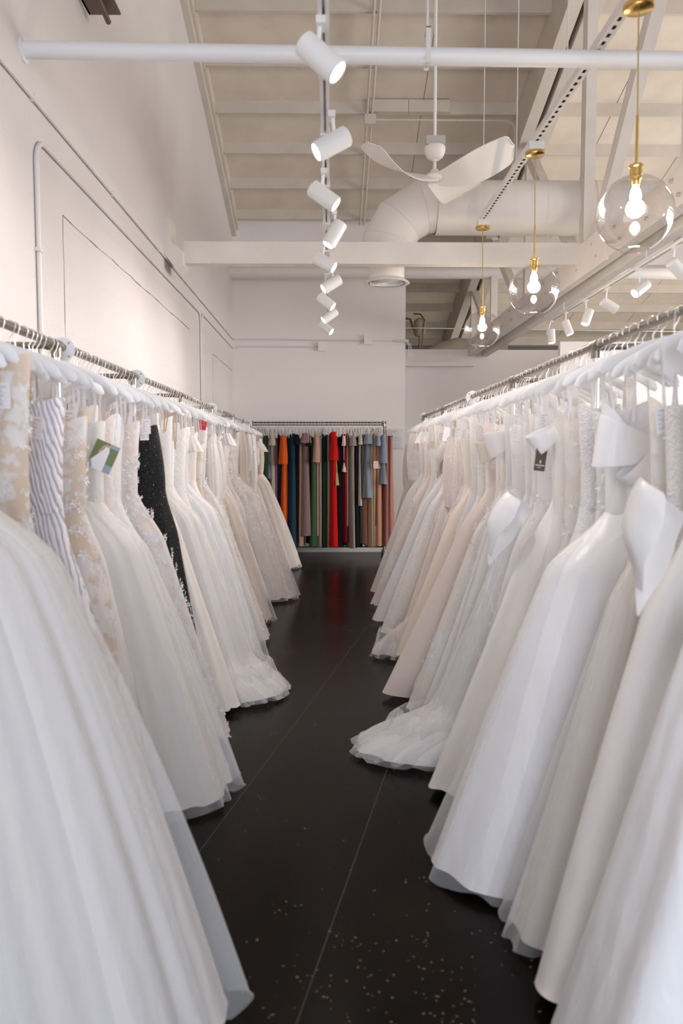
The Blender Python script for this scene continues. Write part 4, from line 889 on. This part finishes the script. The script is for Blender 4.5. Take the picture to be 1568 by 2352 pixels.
# special details ---------------------------------------------------------------
def cloth_band(name, pts_rows, mat, parent, th=.003):
    """a curled strip of cloth through rows of points, with thickness"""
    nr = len(pts_rows); nc = len(pts_rows[0]); mb = MB(); vs = [Vector(p) for r_ in pts_rows for p in r_]
    fs = [(i*nc+j, i*nc+j+1, (i+1)*nc+j+1, (i+1)*nc+j) for i in range(nr-1) for j in range(nc-1)]
    mb.add(vs, fs); o = mb.build(name, mat, parent, angle=70); md = o.modifiers.new('thick', 'SOLIDIFY'); md.thickness = th; md.offset = 0
    md2 = o.modifiers.new('sub', 'SUBSURF'); md2.levels = 1; md2.render_levels = 2; return o
def bow_loop(parent, c, L, wd, bulge, ang, mat, name='bow_loop', yaw=0.):
    c = Vector(c); R = Euler((0, -ang, yaw)).to_matrix(); rows = []
    for i in range(15):
        t = 2*PI*i/14; row = []
        for j in range(6):
            s = j/5 - .5; k = (1 - math.cos(t))/2
            row.append(c + R @ Vector((L*k, -bulge*math.sin(t)*(.6+.4*k) - .03, wd*s*(.3+.7*k) + .01*math.sin(5*s+t))))
        rows.append(row)
    return cloth_band(name, rows, mat, parent)
bowm = fm('white', 'satin')
g = heroes[(-1, 3)][0]   # oversized bow, two loops, knot and a hanging tail
bow_loop(g, (-.06, -.10, 1.57), .23, .22, .06, math.radians(20), bowm)
bow_loop(g, (-.06, -.10, 1.57), -.21, .20, .06, math.radians(-8), bowm)
bow_loop(g, (-.08, -.12, 1.55), -.13, .14, .04, math.radians(60), bowm)
mb = MB(); mb.lathe([(.001, .05), (.02, .045), (.032, .02), (.034, -.02), (.022, -.045), (.001, -.05)], (-.07, -.13, 1.56), 16); mb.build('bow_knot', bowm, g)
g = heroes[(-1, 1)][0]   # curled side drape
def drape(parent, c, L, wd, curl, mat, tilt=0, nm='side_drape'):
    rows = []; c = Vector(c)
    for i in range(16):
        t = i/15; row = []
        for j in range(9):
            a = math.radians(-70 + (j/8)*215*curl); rr = wd*(.06+.94*math.sin(min(1, t*.93+.07)**.5*PI)**.8)
            row.append(c + Vector((-rr*math.cos(a)*.8 - tilt*t*L + .008*math.sin(9*t+a), .03 + rr*.75*math.sin(a), -L*t + .05*math.cos(a) + .010*math.sin(5*t+2*a))))
        rows.append(row)
    return cloth_band(nm, rows, mat, parent)
drape(g, (-.27, -.11, 1.44), .29, .12, 1, fm('ivory', 'satin'), .25)
drape(heroes[(-1, 5)][0], (-.30, -.05, 1.34), .27, .13, .9, bowm, .6)
drape(heroes[(-1, 12)][0], (-.14, -.05, 1.62), .25, .12, .9, fm('ivory', 'matte'), .5, 'ruffle_sleeve')
drape(heroes[(1, 15)][0], (.16, -.05, 1.60), .22, -.10, .9, fm('ivory', 'matte'), -.4, 'ruffle_sleeve')
bow_loop(heroes[(-1, 5)][0], (-.19, -.05, 1.66), -.13, .11, .04, math.radians(35), bowm)
bow_loop(heroes[(-1, 8)][0], (-.12, -.06, 1.66), -.18, .16, .05, math.radians(20), fm('ivory', 'satin'))
bow_loop(heroes[(-1, 9)][0], (-.12, -.06, 1.60), -.15, .15, .05, math.radians(15), fm('cream', 'tulle'))
# charcoal swing tag
o = make_tag(heroes[(-1, 5)][0], -.255, -.10, 1.585, M['charcoal'], .048, .105, 0, .12, False, label='charcoal swing tag with pale print')
mb = MB(); R = Euler((0, .12, 0)).to_matrix(); c = Vector((-.255, -.101, 1.585))
mb.box((-.002, -.0012, -.072), (.003, -.0006, -.058), R, c)
for k in range(8): mb.box((-.019+.0048*k, -.0012, -.083), (-.0155+.0048*k, -.0006, -.078), R, c)
for k in range(3): mb.box((-.009+.0048*k, -.0012, -.092), (-.0055+.0048*k, -.0006, -.089), R, c)
mb.build('tag_print', M['paper'], o, smooth=False)
# blank square card on the right rail gown, red tag on the left rail
make_tag(heroes[(-1, 2)][0], -.17, -.10, 1.90, M['paper'], .085, .11, .2, -.1, False)
make_tag(heroes[(-1, 12)][0], -.2, -.11, 1.78, M['paper'], .06, .12, .5, .2, False)
# photo card of a bride
g = heroes[(1, 5)][0]; R = Euler((0, .42, .15)).to_matrix() * .86; c = Vector((.255, -.14, 1.60))
mb = MB(); mb.box((-.06, -.0008, -.145), (.06, .0008, .0), R, c); pc = mb.build('photo_card', M['photogreen'], g, smooth=False); pc['label'] = 'photo card showing a bride before greenery'
mb = MB(); mb.box((-.06, -.0016, -.145), (.06, -.001, -.105), R, c); mb.box((.01, -.0016, -.02), (.06, -.001, .0), R, c); mb.build('water', M['photoblue'], pc, smooth=False)
def poly(pts, mat, nm, yy):
    mb = MB(); mb.add([R @ Vector((x, yy, z)) + c for x, z in pts], [tuple(range(len(pts)))]); return mb.build(nm, mat, pc, smooth=False)
poly([(-.05, -.105), (-.012, -.04), (-.006, -.022), (.012, -.022), (.02, -.04), (.022, -.145), (-.03, -.145)], M['paper'], 'printed_dress', -.0022)
poly([(-.032, -.06), (-.02, -.022), (-.004, -.01), (.014, -.012), (.016, -.022), (-.004, -.02), (-.013, -.03), (-.022, -.06)], M['skin'], 'printed_arms', -.0026)
rt = make_tag(heroes[(1, 12)][0], .19, -.10, 1.86, M['redtag'], .06, .11, .1, .15, False, label='bright red swing tag')
mb = MB(); mb.box((.188, -.102, 1.805), (.193, -.1008, 1.812)); mb.box((.184, -.102, 1.79), (.196, -.1008, 1.793)); mb.build('tag_print', M['paper'], rt, smooth=False)

# ------------------------------------------------------------------ back rack of coloured dresses
BY = 11.93; og = (-.18, BY, 0)
t = thing('garment_rack', og, 'steel double-rail rack of coloured dresses standing before the back wall', 'garment rack')
mb = MB(); mb.tube([(-1.17, BY, RZ), (.81, BY, RZ)], .0125, 16); mb.build('rail', M['nickeldark'], t, og)
mb = MB(); mb.tube([(-1.17, BY+.03, RZ-.035), (.81, BY+.03, RZ-.035)], .008, 12); mb.build('lower_rail', M['nickeldark'], t, og)
for x in (-1.17, .81):
    mb = MB(); mb.tube([(x, BY, RZ-.02), (x, BY, .09)], .013, 14); mb.tube([(x+(.03 if x > 0 else -.03), BY, RZ-.05), (x+(.03 if x > 0 else -.03), BY, .09)], .007, 10); mb.build('post', M['nickeldark'], t, og)
    mb = MB(); mb.tube([(x-.03, BY, RZ), (x+.03, BY, RZ)], .023, 14); mb.tube([(x, BY, RZ+.02), (x, BY, RZ-.06)], .022, 14); mb.build('corner_fitting', M['nickel'], t, og)
    mb = MB(); mb.tube([(x, BY-.36, .08), (x, BY+.36, .08)], .014, 12); mb.build('foot', M['nickeldark'], t, og)
    for s_ in (-.34, .34):
        mb = MB(); mb.tube([(x-.012, BY+s_, .036), (x+.012, BY+s_, .036)], .035, 18); mb.tube([(x, BY+s_, .08), (x, BY+s_, .04)], .008, 8); mb.build('caster', M['black'], t, og)
mb = MB(); mb.tube([(-1.17, BY, .17), (.81, BY, .17)], .011, 12); mb.build('bottom_bar', M['nickeldark'], t, og)
DR = [('dark green', (.035,.10,.05), -.955, .40, .05, ''), ('slate blue', (.16,.18,.22), -.90, 1.2, .05, ''), ('beige', (.50,.42,.31), -.845, .45, .055, 'cap'), ('dusty purple', (.19,.09,.15), -.79, .3, .045, ''),
      ('navy', (.010,.010,.035), -.735, .25, .05, ''), ('burnt orange', (.68,.10,.008), -.665, .24, .062, 'sleeve'), ('dark navy', (.008,.011,.03), -.61, .3, .045, ''), ('deep teal', (.012,.045,.07), -.55, .20, .07, ''),
      ('black satin', (.004,.004,.005), -.485, .26, .045, 'cap'), ('tan', (.34,.22,.15), -.435, .2, .04, ''), ('mauve taupe', (.26,.17,.165), -.36, .36, .085, 'cap'), ('black velvet', (.004,.004,.004), -.29, .24, .045, 'cap'),
      ('forest green', (.03,.075,.035), -.225, .2, .055, ''), ('dusty rose', (.52,.30,.24), -.17, .35, .05, 'sleeve'), ('sand beige', (.46,.40,.33), -.135, .19, .035, ''), ('black-green', (.006,.016,.009), -.075, .18, .05, ''),
      ('sage green', (.22,.28,.21), -.025, .18, .035, ''), ('bright red', (.55,.004,.006), .045, .20, .07, 'sleeve'), ('gold beige', (.42,.27,.12), .085, 1.1, .03, ''), ('black crepe', (.003,.003,.003), .14, .2, .06, ''),
      ('burgundy', (.16,.004,.016), .215, .26, .058, ''), ('pale pink', (.62,.46,.46), .225, 1.3, .03, 'cap'), ('peach rose', (.50,.24,.18), .265, .5, .035, ''), ('grey taupe', (.34,.30,.25), .32, .17, .055, 'cap'), ('ink black', (.003,.003,.004), .40, .18, .065, ''),
      ('ivory beige', (.60,.54,.46), .435, .8, .03, 'cap'), ('olive grey', (.12,.11,.085), .475, .24, .055, ''), ('rust red', (.34,.05,.02), .515, .22, .035, ''), ('powder blue', (.26,.29,.35), .545, .92, .07, 'cap'),
      ('tan pleated', (.45,.34,.22), .61, .19, .06, ''), ('light gold pleated', (.50,.37,.23), .655, .2, .055, ''), ('brick brown', (.22,.07,.04), .675, .5, .03, ''), ('peach', (.62,.30,.20), .73, .21, .06, ''), ('faded denim blue', (.20,.24,.31), .715, 1.35, .04, 'cap'),
      ('grey blue one-sleeve', (.25,.28,.34), .79, 1.12, .055, 'sleeve'), ('rosewood', (.30,.13,.105), .845, .2, .055, ''), ('dusty coral', (.36,.15,.125), .895, .3, .05, '')]
dg = 'coloured dresses on the back rack'
for k, (nm_, col, x, hem, hw, sl) in enumerate(DR):
    r = random.Random(500+k); m = fabric('dress_' + nm_.replace(' ', '_'), col, 'matte' if k % 3 else 'plain')
    setp(m.node_tree.nodes['Principled BSDF'], Sheen_Weight=.03, Specular_IOR_Level=.2)
    prev = DR[k-1][0] if k else 'white gowns'; nxt = DR[k+1][0] if k+1 < len(DR) else 'acrylic sign'
    lab = '%s %s on back rack between %s and %s' % (nm_, 'short dress' if hem > .8 else 'long dress', prev if k else 'rack post', nxt + (' ones' if k+1 < len(DR) else ''))
    t = thing('evening_dress', (x, BY, 0), lab, 'dress', dg, (0, 0, r.uniform(-.12, .12)))
    tk_ = r.uniform(.80, .98)*(1.22 if hw >= .055 else 1); top = r.uniform(1.78, 1.86); rows = []
    for i in range(8):
        q = i/7; rows.append((top - .36*q, hw*(.75+.1*q), hw*(.75+.1*q), (.16 - .03*q)*tk_, 0, .003))
    b = Shape(rows, 40, 6, 500+k, .9, top_cut=.02); b.mesh('bodice', m, t)
    rows = []
    for i in range(20):
        q = i/19; rows.append((top-.355 + (hem-top+.355)*q, hw*(.8+.6*q), hw*(.8+.6*q), (.13 + .10*q)*tk_, 0, .003+.007*q))
    s_ = Shape(rows, 84, 16 if 'pleat' in nm_ or k % 2 else 11, 900+k, .9, hem=.01); s_.mesh('skirt', m, t)
    mb = MB()
    for sy in (-1, 1): ribbon(mb, [(0, sy*.11, top-.02), (.004, sy*.12, (top+RZ-.11)/2), (0, sy*.12, RZ-.115)], (0, 1, 0), .014)
    mb.build('shoulder_strap', m, t, smooth=False)
    if sl:
        rows = []
        Ls = .42 if sl == 'sleeve' else .15
        for i in range(8):
            q = i/7; rows.append((top+.03-Ls*q, hw*(.65+.35*math.sin(q*PI*.55)), hw*(.6+.5*q), .04+.02*math.sin(q*PI*.6), -.17-.03*q, .006))
        Shape(rows, 32, 5, 1300+k, .95, hem=.01).mesh('sleeve', m, t)
    if nm_ == 'light gold pleated': make_tag(t, 0, -.24, 1.46, M['pinktag'], .075, .11, 0, 0, True, 'inkpale', 'pink swing tag')
hanger0 = None
xs = []; x = -1.12
while x < .78: xs.append(x); x += .046*rnd.uniform(.6, 1.4)
for x in xs:
    h = make_hanger('clear plastic hanger on the back rack of coloured dresses', 'hangers on the back rack', M['clear'], M['hookwire'], x, BY, RZ, .20) if hanger0 is None else copy_tree(hanger0)
    hanger0 = hanger0 or h; h.location = (x, BY, RZ); h.rotation_euler = (0, 0, PI/2 + rnd.gauss(0, .07))
